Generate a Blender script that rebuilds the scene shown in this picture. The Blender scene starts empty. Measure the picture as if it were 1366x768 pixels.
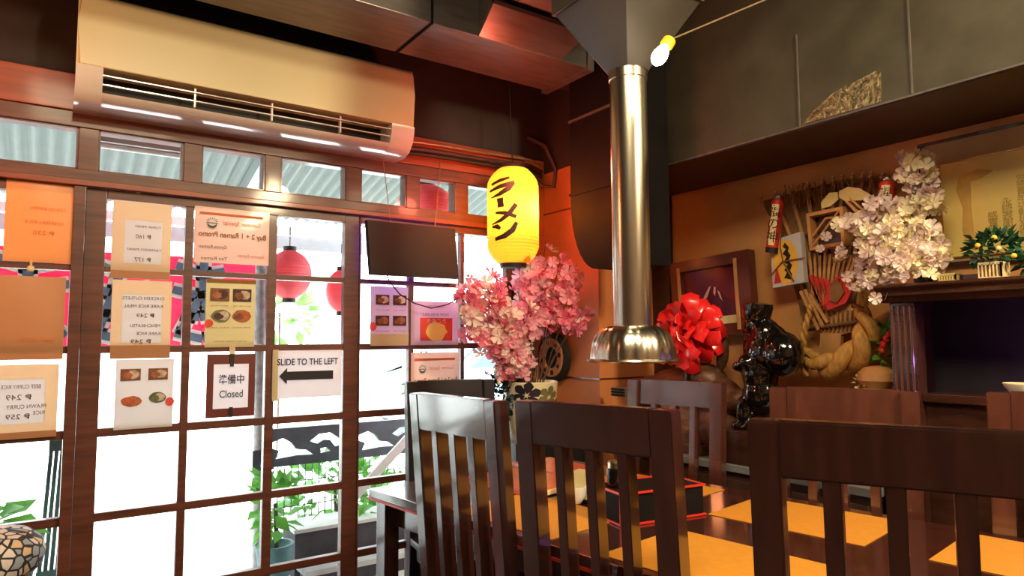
import bpy, bmesh, math, random
from mathutils import Vector, Matrix, Quaternion
random.seed(7)
scn = bpy.context.scene
COL = scn.collection
PI = math.pi

# ------------------------------------------------------------------ camera
FPX = 898.6
YAW, PIT, ROL, EYE = math.radians(34.58), math.radians(4.41), math.radians(-0.31), 1.25
fwd = Vector((math.sin(YAW)*math.cos(PIT), math.cos(YAW)*math.cos(PIT), math.sin(PIT)))
_r = Vector((math.cos(YAW), -math.sin(YAW), 0)); _u = _r.cross(fwd)
RR = _r*math.cos(ROL)+_u*math.sin(ROL); UU = _u*math.cos(ROL)-_r*math.sin(ROL)
EYEP = Vector((0, 0, EYE))
cam_d = bpy.data.cameras.new('camera'); cam = bpy.data.objects.new('camera', cam_d); COL.objects.link(cam)
cam_d.sensor_width = 36; cam_d.lens = FPX*36/1366; cam_d.clip_start = .02; cam_d.clip_end = 200
m = Matrix((RR, UU, -fwd)).transposed().to_4x4(); m.translation = EYEP
cam.matrix_world = m
scn.camera = cam

def at(x, y, ax, v):
    """where the line of sight of a measured image point meets a real plane of the room"""
    d = fwd + RR*((x-683)/FPX) - UU*((y-384)/FPX)
    k = 'xyz'.index(ax)
    return EYEP + d*((v-EYEP[k])/d[k])

# ------------------------------------------------------------------ materials
def nmat(name):
    ma = bpy.data.materials.new(name); ma.use_nodes = True
    nt = ma.node_tree
    return ma, nt, nt.nodes['Principled BSDF']

def S(c):  # sRGB 0-255 -> linear
    return tuple(((v/255)/12.92 if v/255 <= .04045 else ((v/255+.055)/1.055)**2.4) for v in c)

def mat(name, col, rough=.5, metal=0, var=.2, scale=12, coat=0, bump=0, stretch=None, spec=None, trans=0, emit=None, es=0):
    ma, nt, b = nmat(name)
    c = S(col)
    tc = nt.nodes.new('ShaderNodeTexCoord'); mp = nt.nodes.new('ShaderNodeMapping')
    nt.links.new(tc.outputs['Object'], mp.inputs['Vector'])
    if stretch: mp.inputs['Scale'].default_value = stretch
    nz = nt.nodes.new('ShaderNodeTexNoise'); nz.inputs['Scale'].default_value = scale; nz.inputs['Detail'].default_value = 5
    nt.links.new(mp.outputs[0], nz.inputs['Vector'])
    rp = nt.nodes.new('ShaderNodeValToRGB')
    rp.color_ramp.elements[0].position = .3; rp.color_ramp.elements[1].position = .7
    rp.color_ramp.elements[0].color = tuple(v*(1-var) for v in c)+(1,)
    rp.color_ramp.elements[1].color = tuple(min(1, v*(1+var)) for v in c)+(1,)
    nt.links.new(nz.outputs['Fac'], rp.inputs['Fac']); nt.links.new(rp.outputs[0], b.inputs['Base Color'])
    b.inputs['Roughness'].default_value = rough; b.inputs['Metallic'].default_value = metal
    if coat: b.inputs['Coat Weight'].default_value = coat; b.inputs['Coat Roughness'].default_value = .1; b.inputs['Coat IOR'].default_value = 1.9 if coat >= 1 else 1.5
    if spec is not None: b.inputs['Specular IOR Level'].default_value = spec
    if bump:
        bp = nt.nodes.new('ShaderNodeBump'); bp.inputs['Strength'].default_value = bump; bp.inputs['Distance'].default_value = .01
        nt.links.new(nz.outputs['Fac'], bp.inputs['Height']); nt.links.new(bp.outputs[0], b.inputs['Normal'])
    if emit:
        b.inputs['Emission Color'].default_value = S(emit)+(1,); b.inputs['Emission Strength'].default_value = es
    if trans:
        tl = nt.nodes.new('ShaderNodeBsdfTranslucent'); nt.links.new(rp.outputs[0], tl.inputs['Color'])
        mx = nt.nodes.new('ShaderNodeMixShader'); mx.inputs[0].default_value = trans
        out = nt.nodes['Material Output']
        nt.links.new(b.outputs[0], mx.inputs[1]); nt.links.new(tl.outputs[0], mx.inputs[2]); nt.links.new(mx.outputs[0], out.inputs['Surface'])
    return ma

def glass_mat(name, tint=(1, 1, 1), refl=.9):
    ma, nt, b = nmat(name); nt.nodes.remove(b)
    out = nt.nodes['Material Output']
    tr = nt.nodes.new('ShaderNodeBsdfTransparent'); tr.inputs[0].default_value = tint+(1,)
    gl = nt.nodes.new('ShaderNodeBsdfGlossy'); gl.inputs['Roughness'].default_value = .02
    fr = nt.nodes.new('ShaderNodeFresnel'); fr.inputs['IOR'].default_value = 1.35
    mu = nt.nodes.new('ShaderNodeMath'); mu.operation = 'MULTIPLY'; mu.inputs[1].default_value = refl
    nt.links.new(fr.outputs[0], mu.inputs[0])
    mx = nt.nodes.new('ShaderNodeMixShader'); nt.links.new(mu.outputs[0], mx.inputs[0])
    nt.links.new(tr.outputs[0], mx.inputs[1]); nt.links.new(gl.outputs[0], mx.inputs[2]); nt.links.new(mx.outputs[0], out.inputs['Surface'])
    return ma

def emat(name, col, strength):
    ma, nt, b = nmat(name)
    b.inputs['Base Color'].default_value = S(col)+(1,)
    b.inputs['Emission Color'].default_value = S(col)+(1,); b.inputs['Emission Strength'].default_value = strength
    return ma

M = {}
M['frame'] = mat('window_wood', (92, 50, 38), .42, var=.35, scale=6, stretch=(1, 1, 9), coat=.2)
M['header'] = mat('header_wood', (140, 66, 40), .42, var=.3, scale=5, stretch=(.6, 4, 9), coat=.2)
M['chair'] = mat('dark_lacquered_wood', (54, 27, 22), .26, var=.35, scale=7, stretch=(6, 6, .8), coat=1)
M['chairred'] = mat('brown_lacquered_wood', (80, 42, 33), .26, var=.3, scale=7, stretch=(6, 6, .8), coat=1)
M['table'] = mat('table_wood', (58, 26, 20), .16, var=.3, scale=4, stretch=(2, 8, 2), coat=1)
M['rim'] = mat('red_lacquer', (196, 48, 34), .3, var=.1)
M['blackwall'] = mat('black_painted_wall', (44, 34, 34), .7, var=.25, scale=5)
M['soffit'] = mat('black_gloss_panel', (74, 70, 58), .3, var=.2, scale=9, bump=.12)
M['soffitb'] = mat('soffit_underside', (70, 46, 36), .6, var=.2, scale=6)
M['ceil'] = mat('ceiling_paint', (40, 34, 32), .6, var=.25, scale=4)
M['orange'] = mat('orange_wall_paint', (200, 122, 70), .6, var=.12, scale=5, bump=.05)
M['tan'] = mat('tan_wall_paint', (206, 146, 86), .6, var=.14, scale=4, bump=.05)
M['floor'] = mat('dark_floor', (70, 48, 40), .45, var=.3, scale=6)
M['plain'] = mat('room_wall_paint', (150, 110, 80), .7, var=.15, scale=4)
M['duct'] = mat('grey_duct_metal', (120, 112, 108), .33, .55, var=.2, scale=5, stretch=(1, 6, 6))
M['pyramid'] = mat('grey_painted_metal', (66, 60, 54), .42, var=.15, scale=6)
M['highlight'] = mat('lamp_highlight_metal', (150, 136, 100), .28, .9, var=.5, scale=60, bump=1.0)  # bumpy metal imitating a lamp's highlight on the soffit
M['black'] = mat('black_painted_metal', (24, 21, 21), .62, spec=.08, var=.2, scale=9)
M['blackm'] = mat('black_matte', (20, 18, 18), .6, var=.2)
M['steel'] = mat('brushed_steel', (190, 182, 165), .24, 1, var=.1, scale=30, stretch=(1, 1, .05))
M['ac'] = mat('cream_plastic', (216, 204, 160), .32, var=.05, scale=3)
M['acw'] = mat('white_plastic', (232, 228, 224), .1, var=.04, coat=1)
M['acd'] = mat('vent_dark', (22, 19, 18), .6, var=.2)
M['mat'] = mat('yellow_placemat', (192, 128, 38), .6, var=.06, scale=40)
M['gloss'] = mat('black_glazed_ceramic', (12, 11, 11), .08, var=.2, coat=.8)
M['carved'] = mat('dark_carved_wood', (98, 62, 42), .5, var=.45, scale=9, stretch=(1, 3, 6), bump=.3)
M['bow'] = mat('red_satin_ribbon', (222, 34, 36), .25, var=.12, scale=5, coat=.3)
M['mantel'] = mat('mantel_wood', (58, 32, 24), .25, var=.3, scale=7, stretch=(4, 1, 4), coat=.5)
M['mantelin'] = mat('firebox_black', (34, 26, 30), .7, var=.3)
M['gold'] = mat('gold_moulding', (170, 116, 44), .35, .4, var=.15)
M['parch'] = mat('parchment', (226, 196, 112), .5, var=.1, scale=4)
M['greymat'] = mat('grey_mount', (150, 128, 88), .6, var=.1)
M['ink'] = mat('faded_ink', (172, 144, 74), .8, var=.1)
M['stain'] = mat('water_stain', (200, 158, 80), .7, var=.25, scale=9)
M['straw'] = mat('straw', (190, 142, 68), .7, var=.35, scale=24, stretch=(3, 3, 1), bump=.35)
M['strawd'] = mat('dark_straw', (128, 90, 52), .75, var=.35, scale=20, bump=.3)
M['bamboo'] = mat('bamboo', (190, 140, 84), .5, var=.25, scale=14)
M['redp'] = mat('red_paper', (200, 38, 30), .5, var=.15)
M['cream'] = mat('cream_card', (236, 214, 160), .6, var=.08)
M['leafw'] = mat('pale_leaf', (212, 190, 122), .55, var=.12)
M['yellow'] = mat('yellow_print', (236, 180, 66), .6, var=.1)
M['white'] = mat('white_paint', (236, 234, 230), .5, var=.04)
M['greent'] = mat('silver_cap', (180, 178, 170), .25, .8)
M['leaf'] = mat('dark_green_leaf', (24, 72, 46), .45, var=.4, scale=20)
M['leafl'] = mat('light_green_leaf', (96, 160, 66), .5, var=.3, scale=12, trans=.35)
M['leafk'] = mat('blackish_green_leaf', (22, 44, 36), .5, var=.5, scale=30)
M['pot'] = mat('cream_ceramic', (226, 214, 176), .25, var=.06, coat=.4)
M['potf'] = mat('black_flower_print', (34, 32, 46), .35, var=.2)
M['potg'] = mat('olive_flower_print', (112, 104, 66), .4, var=.2)
M['pink1'] = mat('pink_petal', (255, 188, 206), .55, var=.1, scale=30, trans=.45)
M['pink2'] = mat('deep_pink_petal', (252, 140, 168), .55, var=.15, scale=30, trans=.45)
M['pink3'] = mat('pale_petal', (250, 228, 220), .55, var=.1, scale=30, trans=.3)
M['wht1'] = mat('cream_petal', (246, 234, 200), .55, var=.1, scale=30, trans=.25)
M['wht2'] = mat('lilac_petal', (236, 216, 214), .55, var=.15, scale=30, trans=.25)
M['branch'] = mat('brown_branch', (74, 52, 40), .7, var=.3, scale=20)
M['tanring'] = mat('tan_wood', (196, 140, 84), .5, var=.2)
M['rubber'] = mat('cable_black', (24, 20, 22), .5)
M['wrap'] = mat('pipe_wrap', (60, 42, 38), .5, var=.3)
M['txt'] = mat('brown_ink', (120, 84, 66), .8, var=.1, trans=.2)
M['txtk'] = mat('black_ink', (34, 32, 42), .7, var=.1)
M['txto'] = mat('orange_ink', (226, 138, 84), .8, var=.1, trans=.3)
M['txty'] = mat('olive_ink', (150, 112, 44), .8, var=.1, trans=.2)
for k, c in dict(s_orange=(250, 190, 132), s_brown=(212, 162, 122), s_cream=(242, 222, 198), s_pink=(252, 226, 218), s_pale=(236, 234, 236), s_menu=(232, 222, 182), s_lilac=(226, 202, 226), s_white=(244, 242, 248)).items():
    M[k] = mat('paper_'+k[2:], c, .35, var=.05, scale=4, trans=.42, coat=.25)
M['signbrown'] = mat('brown_board', (110, 48, 44), .5, var=.15, trans=.1)
M['redtint'] = mat('red_print', (236, 92, 74), .6, var=.08, trans=.4)
for k, c in dict(f1=(150, 96, 66), f2=(90, 60, 60), f3=(190, 120, 84), f4=(222, 204, 186), f5=(120, 128, 96), f6=(206, 110, 70)).items():
    M[k] = mat('food_print_'+k[1], c, .6, var=.3, scale=60, trans=.3)
M['glass'] = glass_mat('window_glass', (.97, .99, .98))
M['roof'] = mat('corrugated_sheet', (100, 112, 108), .6, var=.06, trans=.05)
M['beam'] = mat('white_beam', (226, 228, 228), .5, var=.05)
M['beamg'] = mat('grey_beam', (176, 182, 188), .6, var=.08)
M['ground'] = mat('pale_concrete', (225, 225, 222), .8, var=.05, scale=2)
M['banner'] = mat('red_banner_cloth', (248, 92, 142), .7, var=.08, trans=.4)
M['bnavy'] = mat('navy_brush_paint', (92, 110, 136), .7, var=.2)
M['teal'] = mat('teal_paint', (70, 110, 118), .5, var=.2)
M['bluegrey'] = mat('bluegrey_paint', (58, 64, 76), .5, var=.25)
M['planter'] = mat('planter_wood', (60, 58, 66), .6, var=.3)
M['palewood'] = mat('pale_wood', (196, 196, 200), .5, var=.1)
M['trunk'] = mat('grey_bark', (146, 142, 144), .8, var=.35, scale=25, bump=.5)
M['car'] = mat('pale_blue_car_paint', (190, 214, 226), .2, var=.03, coat=.6)
M['carg'] = mat('car_window', (70, 96, 112), .08, var=.1)
M['tyre'] = mat('tyre', (36, 36, 40), .8)
M['rlan'] = mat('red_lantern_cloth', (242, 124, 132), .6, var=.1, trans=.35)
M['bulb'] = emat('glowing_bulb', (255, 244, 214), 60)
M['socket'] = mat('yellow_socket', (232, 190, 40), .4, emit=(240, 190, 30), es=.25)
M['purple'] = emat('led_face', (150, 60, 255), 3.0)
M['napkin'] = mat('napkin_paper', (204, 188, 140), .7, var=.06)
M['salmon'] = mat('salmon_vinyl', (206, 100, 76), .2, var=.12, scale=9, coat=.4)
M['wirec'] = mat('grey_wire', (150, 130, 100), .4, .5)

# lantern paper: lit from the lamp inside
def lantern_paper():
    ma, nt, b = nmat('yellow_lantern_paper')
    tc = nt.nodes.new('ShaderNodeTexCoord'); nz = nt.nodes.new('ShaderNodeTexNoise'); nz.inputs['Scale'].default_value = 14
    nt.links.new(tc.outputs['Object'], nz.inputs['Vector'])
    rp = nt.nodes.new('ShaderNodeValToRGB'); rp.color_ramp.elements[0].color = (.95, .44, .03, 1); rp.color_ramp.elements[1].color = (1, .54, .05, 1)
    nt.links.new(nz.outputs['Fac'], rp.inputs[0]); nt.links.new(rp.outputs[0], b.inputs['Base Color'])
    b.inputs['Roughness'].default_value = .6
    tl = nt.nodes.new('ShaderNodeBsdfTranslucent'); tl.inputs['Color'].default_value = (1, .50, .06, 1)
    mx = nt.nodes.new('ShaderNodeMixShader'); mx.inputs[0].default_value = .72
    nt.links.new(b.outputs[0], mx.inputs[1]); nt.links.new(tl.outputs[0], mx.inputs[2])
    nt.links.new(mx.outputs[0], nt.nodes['Material Output'].inputs['Surface'])
    return ma
M['lantern'] = lantern_paper()

def voronoi_fabric():
    ma, nt, b = nmat('floral_mosaic_fabric')
    tc = nt.nodes.new('ShaderNodeTexCoord')
    v = nt.nodes.new('ShaderNodeTexVoronoi'); v.feature = 'DISTANCE_TO_EDGE'; v.inputs['Scale'].default_value = 34
    c = nt.nodes.new('ShaderNodeTexVoronoi'); c.inputs['Scale'].default_value = 34
    for n in (v, c): nt.links.new(tc.outputs['Object'], n.inputs['Vector'])
    r1 = nt.nodes.new('ShaderNodeValToRGB'); r1.color_ramp.interpolation = 'CONSTANT'
    r1.color_ramp.elements[0].color = (.30, .34, .42, 1); r1.color_ramp.elements[1].position = .45; r1.color_ramp.elements[1].color = (.66, .60, .58, 1)
    e = r1.color_ramp.elements.new(.88); e.color = (.60, .46, .30, 1)
    sp = nt.nodes.new('ShaderNodeSeparateColor'); nt.links.new(c.outputs['Color'], sp.inputs[0]); nt.links.new(sp.outputs[0], r1.inputs[0])
    lt = nt.nodes.new('ShaderNodeMath'); lt.operation = 'GREATER_THAN'; lt.inputs[1].default_value = .09; nt.links.new(v.outputs['Distance'], lt.inputs[0])
    mx = nt.nodes.new('ShaderNodeMix'); mx.data_type = 'RGBA'; mx.inputs['A'].default_value = (.02, .022, .03, 1)
    nt.links.new(lt.outputs[0], mx.inputs['Factor']); nt.links.new(r1.outputs[0], mx.inputs['B']); nt.links.new(mx.outputs['Result'], b.inputs['Base Color'])
    b.inputs['Roughness'].default_value = .7
    return ma
M['fabric'] = voronoi_fabric()

def fuji_sky():
    ma, nt, b = nmat('dusk_picture_print')
    tc = nt.nodes.new('ShaderNodeTexCoord'); nz = nt.nodes.new('ShaderNodeTexNoise'); nz.inputs['Scale'].default_value = 9
    nt.links.new(tc.outputs['Object'], nz.inputs['Vector'])
    rp = nt.nodes.new('ShaderNodeValToRGB'); rp.color_ramp.elements[0].color = S((70, 22, 34))+(1,); rp.color_ramp.elements[1].color = S((128, 44, 56))+(1,)
    nt.links.new(nz.outputs[0], rp.inputs[0]); nt.links.new(rp.outputs[0], b.inputs['Base Color']); b.inputs['Roughness'].default_value = .15
    return ma
M['fuji'] = fuji_sky()
M['fujim'] = mat('mountain_print', (84, 36, 54), .15, var=.5, scale=14)
M['fujis'] = mat('snow_print', (226, 172, 160), .2, var=.15)
M['frameb'] = mat('brown_picture_frame', (98, 44, 32), .3, var=.25, scale=8, coat=.3)
M['cabinet'] = mat('black_cabinet', (30, 26, 28), .35, var=.2)
M['cabtop'] = mat('grey_slab', (120, 122, 124), .35, var=.1)
M['sideb'] = mat('sideboard_wood', (70, 48, 38), .4, var=.3, scale=7)

# ------------------------------------------------------------------ mesh helpers
class MB:
    def __init__(s): s.bm = bmesh.new()
    def box(s, a, b, bev=0.0, mtx=None):
        lo = Vector([min(p, q) for p, q in zip(a, b)]); hi = Vector([max(p, q) for p, q in zip(a, b)])
        g = bmesh.ops.create_cube(s.bm, size=1)['verts']
        for v in g: v.co = Vector((lo[i]+(v.co[i]+.5)*(hi[i]-lo[i]) for i in range(3)))
        if bev:
            es = list({e for v in g for e in v.link_edges})
            r = bmesh.ops.bevel(s.bm, geom=es, offset=min(bev, .45*min(hi-lo)), segments=2, affect='EDGES', profile=.6)
            g = list({v for f in r['faces'] for v in f.verts} | {v for v in g if v.is_valid})
        if mtx is not None: bmesh.ops.transform(s.bm, matrix=mtx, verts=g)
        return s
    def bar(s, p, q, w, t, up=(0, 0, 1), bev=0.0):
        p = Vector(p); q = Vector(q); d = q-p; L = d.length; d.normalize()
        x = d.cross(Vector(up)); x = x.normalized() if x.length > 1e-5 else Vector((1, 0, 0))
        y = x.cross(d)
        mt = Matrix((x, y, d)).transposed().to_4x4(); mt.translation = p
        return s.box((-w/2, -t/2, 0), (w/2, t/2, L), bev, mt)
    def tube(s, pts, rad, n=8, cap=True):
        pts = [Vector(p) for p in pts]
        if not hasattr(rad, '__len__'): rad = [rad]*len(pts)
        rings = []; prev = None
        for i, p in enumerate(pts):
            t = (pts[min(i+1, len(pts)-1)]-pts[max(i-1, 0)]).normalized()
            if prev is None:
                a = t.cross(Vector((0, 0, 1)))
                if a.length < .01: a = t.cross(Vector((1, 0, 0)))
                a.normalize()
            else:
                a = prev - t*prev.dot(t); a.normalize()
            prev = a; b = t.cross(a)
            rings.append([s.bm.verts.new(p+(a*math.cos(2*PI*k/n)+b*math.sin(2*PI*k/n))*rad[i]) for k in range(n)])
        for r0, r1 in zip(rings, rings[1:]):
            for k in range(n): s.bm.faces.new((r0[k], r0[(k+1) % n], r1[(k+1) % n], r1[k]))
        if cap:
            s.bm.faces.new(rings[0][::-1]); s.bm.faces.new(rings[-1])
        return s
    def lathe(s, prof, c, n=32, lobes=0, amp=0, axis='z', mtx=None):
        c = Vector(c); rings = []
        allv = []
        for r, z in prof:
            ring = []
            for k in range(n):
                a = 2*PI*k/n; rr = r*(1+amp*abs(math.sin(a*lobes/2)) if lobes else 1)
                v = Vector((rr*math.cos(a), rr*math.sin(a), z))
                if mtx is not None: v = mtx @ v
                ring.append(s.bm.verts.new(c+v))
            rings.append(ring)
        for r0, r1 in zip(rings, rings[1:]):
            for k in range(n): s.bm.faces.new((r0[k], r0[(k+1) % n], r1[(k+1) % n], r1[k]))
        if prof[0][0] > 1e-6: s.bm.faces.new(rings[0][::-1])
        if prof[-1][0] > 1e-6: s.bm.faces.new(rings[-1])
        bmesh.ops.remove_doubles(s.bm, verts=[v for r in rings for v in r], dist=1e-6)
        return s
    def ell(s, c, r, mtx=None, sub=2):
        g = bmesh.ops.create_icosphere(s.bm, subdivisions=sub, radius=1)['verts']
        for v in g:
            p = Vector((v.co[0]*r[0], v.co[1]*r[1], v.co[2]*r[2]))
            if mtx is not None: p = mtx @ p
            v.co = Vector(c)+p
        return s
    def prism(s, pts, ext):
        """closed polygon (world points) extruded by vector ext"""
        ext = Vector(ext); pts = [Vector(p) for p in pts]
        a = [s.bm.verts.new(p) for p in pts]; b = [s.bm.verts.new(p+ext) for p in pts]
        n = len(pts)
        try:
            s.bm.faces.new(a[::-1]); s.bm.faces.new(b)
        except ValueError: pass
        for i in range(n): s.bm.faces.new((a[i], a[(i+1) % n], b[(i+1) % n], b[i]))
        return s
    def grid(s, fn, nu, nv):
        vs = [[s.bm.verts.new(fn(i/nu, j/nv)) for j in range(nv+1)] for i in range(nu+1)]
        for i in range(nu):
            for j in range(nv): s.bm.faces.new((vs[i][j], vs[i+1][j], vs[i+1][j+1], vs[i][j+1]))
        return s
    def mesh(s, name, inv=None, smooth=True, recalc=True):
        if recalc: bmesh.ops.recalc_face_normals(s.bm, faces=s.bm.faces[:])
        if inv is not None: bmesh.ops.transform(s.bm, matrix=inv, verts=s.bm.verts[:])
        me = bpy.data.meshes.new(name); s.bm.to_mesh(me); s.bm.free()
        if smooth:
            me.polygons.foreach_set('use_smooth', [True]*len(me.polygons))
            try: me.set_sharp_from_angle(angle=math.radians(38))
            except Exception: pass
        return me
    def build(s, name, mt, parent=None, label=None, local=False, kind=None, recalc=True):
        inv = None
        if parent is not None and not local: inv = world_of(parent).inverted()
        me = s.mesh(name, inv, recalc=recalc); me.materials.append(M[mt] if isinstance(mt, str) else mt)
        o = bpy.data.objects.new(name, me); COL.objects.link(o)
        if recalc and len(me.polygons) < 900:
            wn = o.modifiers.new('flat_faces', 'WEIGHTED_NORMAL'); wn.keep_sharp = True; wn.weight = 90
        if parent is not None: o.parent = parent
        if label: o['label'] = label
        if kind: o['kind'] = kind
        return o

def world_of(o):
    mt = Matrix.Translation(o.location) @ o.rotation_euler.to_matrix().to_4x4()
    return world_of(o.parent) @ mt if o.parent else mt

def tag(o, label, cat, group=None, kind=None):
    o['label'] = label; o['category'] = cat
    if group: o['group'] = group
    if kind: o['kind'] = kind
    return o
def thing(name, label, cat, loc, rz=0, group=None):
    o = bpy.data.objects.new(name, None); COL.objects.link(o); o.empty_display_size = .05
    o.location = Vector(loc); o.rotation_euler = (0, 0, rz)
    return tag(o, label, cat, group)
def struct(o):
    o['kind'] = 'structure'; return o
def center(me_obj):
    """move a one-mesh thing's origin to its base"""
    me = me_obj.data
    xs = [v.co for v in me.vertices]
    c = Vector((sum(v[0] for v in xs)/len(xs), sum(v[1] for v in xs)/len(xs), min(v[2] for v in xs)))
    me.transform(Matrix.Translation(-c)); me_obj.location = me_obj.location + c
    return me_obj

def text_polys(body, size, align='CENTER', bold=0.0, shear=0):
    cu = bpy.data.curves.new('t', 'FONT'); cu.body = body; cu.size = size; cu.align_x = align; cu.align_y = 'CENTER'; cu.resolution_u = 3
    cu.offset = bold; cu.shear = shear
    o = bpy.data.objects.new('t', cu); COL.objects.link(o)
    bpy.context.view_layer.update()
    me = bpy.data.meshes.new_from_object(o.evaluated_get(bpy.context.evaluated_depsgraph_get()))
    bpy.data.objects.remove(o); bpy.data.curves.remove(cu)
    return me
def add_text(mb, body, size, org, right, up, width=None, mirror=False, bold=0.0, shear=0):
    me = text_polys(body, size, bold=bold, shear=shear)
    if not me.vertices: return
    xs = [v.co.x for v in me.vertices]; w = max(xs)-min(xs); cx = (max(xs)+min(xs))/2
    ys = [v.co.y for v in me.vertices]; cy = (max(ys)+min(ys))/2
    k = (width/w) if width else 1
    sg = -1 if mirror else 1
    vs = [mb.bm.verts.new(Vector(org)+Vector(right)*((v.co.x-cx)*k*sg)+Vector(up)*(v.co.y-cy)) for v in me.vertices]
    for p in me.polygons:
        try: mb.bm.faces.new([vs[i] for i in p.vertices])
        except ValueError: pass
    bpy.data.meshes.remove(me)

# ------------------------------------------------------------------ room shell
W = 2.9                       # plane of the glazing
def sbox(name, a, b, mt, bev=0.0, parent=None):
    return struct(MB().box(a, b, bev).build(name, mt, parent))
sbox('floor', (-4.0, -1.7, -.1), (2.7, 3.02, 0), 'floor')
sbox('ceiling', (-4.0, -1.7, 2.9), (2.7, 3.02, 3.0), 'ceil')
sbox('wall_left', (-4.1, -1.7, -.1), (-4.0, 3.02, 3.0), 'plain')
sbox('wall_back', (-4.1, -1.8, -.1), (2.8, -1.7, 3.0), 'plain')
sbox('wall_right', (2.6, -1.7, -.1), (2.7, 3.02, 3.0), 'tan')
# black wall above the windows, pier right of them
sbox('wall_front', (-4.0, 2.9, 2.22), (2.6, 3.02, 2.9), 'blackwall')
wf = bpy.data.objects['wall_front']
sbox('wall_pier', (2.05, 2.88, 0), (2.6, 3.02, 2.22), 'orange')
# corner column: orange below, black above
mb = MB().box((2.2, 2.45, 0), (2.6, 2.88, 2.15), .004); sbox_c = struct(mb.build('wall_column', 'orange'))
struct(MB().box((2.2, 2.45, 2.15), (2.6, 2.9, 2.9)).build('wall_column_upper', 'blackwall'))
# seam strips on the column
for z in (1.06, 1.925):
    struct(MB().box((2.196, 2.447, z-.004), (2.6, 2.88, z+.004)).build('trim_1', 'frameb'))

# soffit along right wall
so = struct(MB().box((2.14, -1.7, 1.985), (2.6, 2.43, 2.9), .004).build('ceiling_soffit', 'soffit'))
struct(MB().box((2.145, -1.7, 1.979), (2.6, 2.43, 1.985)).build('soffit_underside', 'soffitb', so))
mb = MB()
for px, py0, py1 in ((1067, 108, 166), (1217, 35, 116)):
    p = at(px, py1, 'x', 2.14); mb.box((2.137, p.y-.0025, 1.99), (2.141, p.y+.0025, 2.32))
mb.box((2.136, -1.7, 1.982), (2.142, 2.42, 1.988))
struct(mb.build('soffit_joint', 'duct', so))
mb = MB(); mb.prism([(2.1385, y, z) for y, z in ((1.315, 1.993), (1.045, 1.993), (1.04, 2.10), (1.12, 2.085), (1.2, 2.07), (1.27, 2.03))], (.001, 0, 0)); struct(mb.build('highlight_patch', 'highlight', so))  # added metal patch standing in for a lamp highlight on the fascia

# header board and transom
hd = sbox('trim_2', (-4.0, 2.85, 2.085), (2.05, 2.93, 2.22), 'header', .004)
mb = MB().box((-4.0, 2.86, 2.03), (2.05, 2.93, 2.085), .003)
mb.box((-4.0, 2.86, 1.835), (2.05, 2.93, 1.875), .003)
TP = [(-3.05, -2.4), (-2.33, -1.7), (-1.63, -1.2), (-1.13, -.62), (-.55, -.285), (-.22, .067), (.13, .416), (.48, .725), (.79, 1.078), (1.147, 1.373), (1.44, 1.638), (1.708, 1.95)]
for (a0, a1), (b0, b1) in zip(TP, TP[1:]): mb.box((a1, 2.865, 1.875), (b0, 2.93, 2.03), .003)
mb.box((-4.0, 2.865, 1.875), (TP[0][0], 2.93, 2.03), .003); mb.box((TP[-1][1], 2.865, 1.875), (2.05, 2.93, 2.03), .003)
struct(mb.build('trim_3', 'frame'))
mb = MB().box((-4.0, 2.85, 1.815), (2.05, 2.93, 1.835), .003); struct(mb.build('trim_4', 'header'))
for i, (a, b) in enumerate(TP):
    w = struct(MB().box((a-.004, W-.002, 1.871), (b+.004, W+.002, 2.034)).build('window_%d' % (i+1), 'glass'))
    f = MB()
    f.box((a, 2.87, 1.875), (a+.006, 2.925, 2.03)); f.box((b-.006, 2.87, 1.875), (b, 2.925, 2.03)); f.box((a, 2.87, 2.024), (b, 2.925, 2.03)); f.box((a, 2.87, 1.875), (b, 2.925, 1.881))
    struct(f.build('window_frame', 'frame', w))

# glazed leaves
ZR = [(1.51+.02, 1.78), (1.237, 1.508), (.938, 1.209), (.638, .907), (.336, .607), (.12, .304)]
def leaf(name, x0, x1, cols, y0, y1, handle=None):
    mb = MB()
    zt, zb = 1.814, .02
    edges = [x0]+[v for c in cols for v in c]+[x1]
    mb.box((x0, y0, zb), (cols[0][0], y1, zt), .004); mb.box((cols[-1][1], y0, zb), (x1, y1, zt), .004)
    mb.box((cols[0][0], y0, 1.78), (cols[-1][1], y1, zt), .003); mb.box((cols[0][0], y0, zb), (cols[-1][1], y1, ZR[-1][0]), .003)
    for c0, c1 in zip(cols, cols[1:]): mb.box((c0[1], y0+.003, ZR[-1][0]), (c1[0], y1-.003, 1.78), .003)
    for r0, r1 in zip(ZR, ZR[1:]): mb.box((cols[0][0]-.002, y0+.0045, r1[1]), (cols[-1][1]+.002, y1-.0045, r0[0]), .003)
    o = struct(mb.build(name, 'frame'))
    ym = (y0+y1)/2
    for c in cols:
        for r in ZR:
            struct(MB().box((c[0]-.003, ym-.002, r[0]-.003), (c[1]+.003, ym+.002, r[1]+.003)).build('glass_pane', 'glass', o))
    return o
leaf('door_1', .098, 1.148, [(.165, .432), (.462, .748), (.785, 1.08)], 2.88, 2.92)
leaf('door_2', -1.0, .092, [(-.93, -.62), (-.59, -.26), (-.225, .06)], 2.88, 2.92)
leaf('window_13', 1.15, 2.03, [(1.158, 1.398), (1.424, 1.68), (1.70, 1.95)], 2.88, 2.92)
# jamb between left panel and door (its two post faces)
sbox('trim_5', (.060, 2.86, 0), (.097, 2.885, 1.815), 'frame', .003)
sbox('trim_6', (1.985, 2.86, 0), (2.05, 2.93, 1.835), 'frame', .003)
leaf('window_14', -3.2, -1.0, [(-3.1, -2.75), (-2.72, -2.37), (-2.34, -1.95), (-1.92, -1.5), (-1.47, -1.1)], 2.885, 2.925)
sbox('trim_7', (-4.0, 2.88, 0), (-3.2, 2.93, 1.835), 'frame', .003)
sbox('door_track', (-3.2, 2.85, 0), (2.03, 2.95, .02), 'frame')

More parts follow.
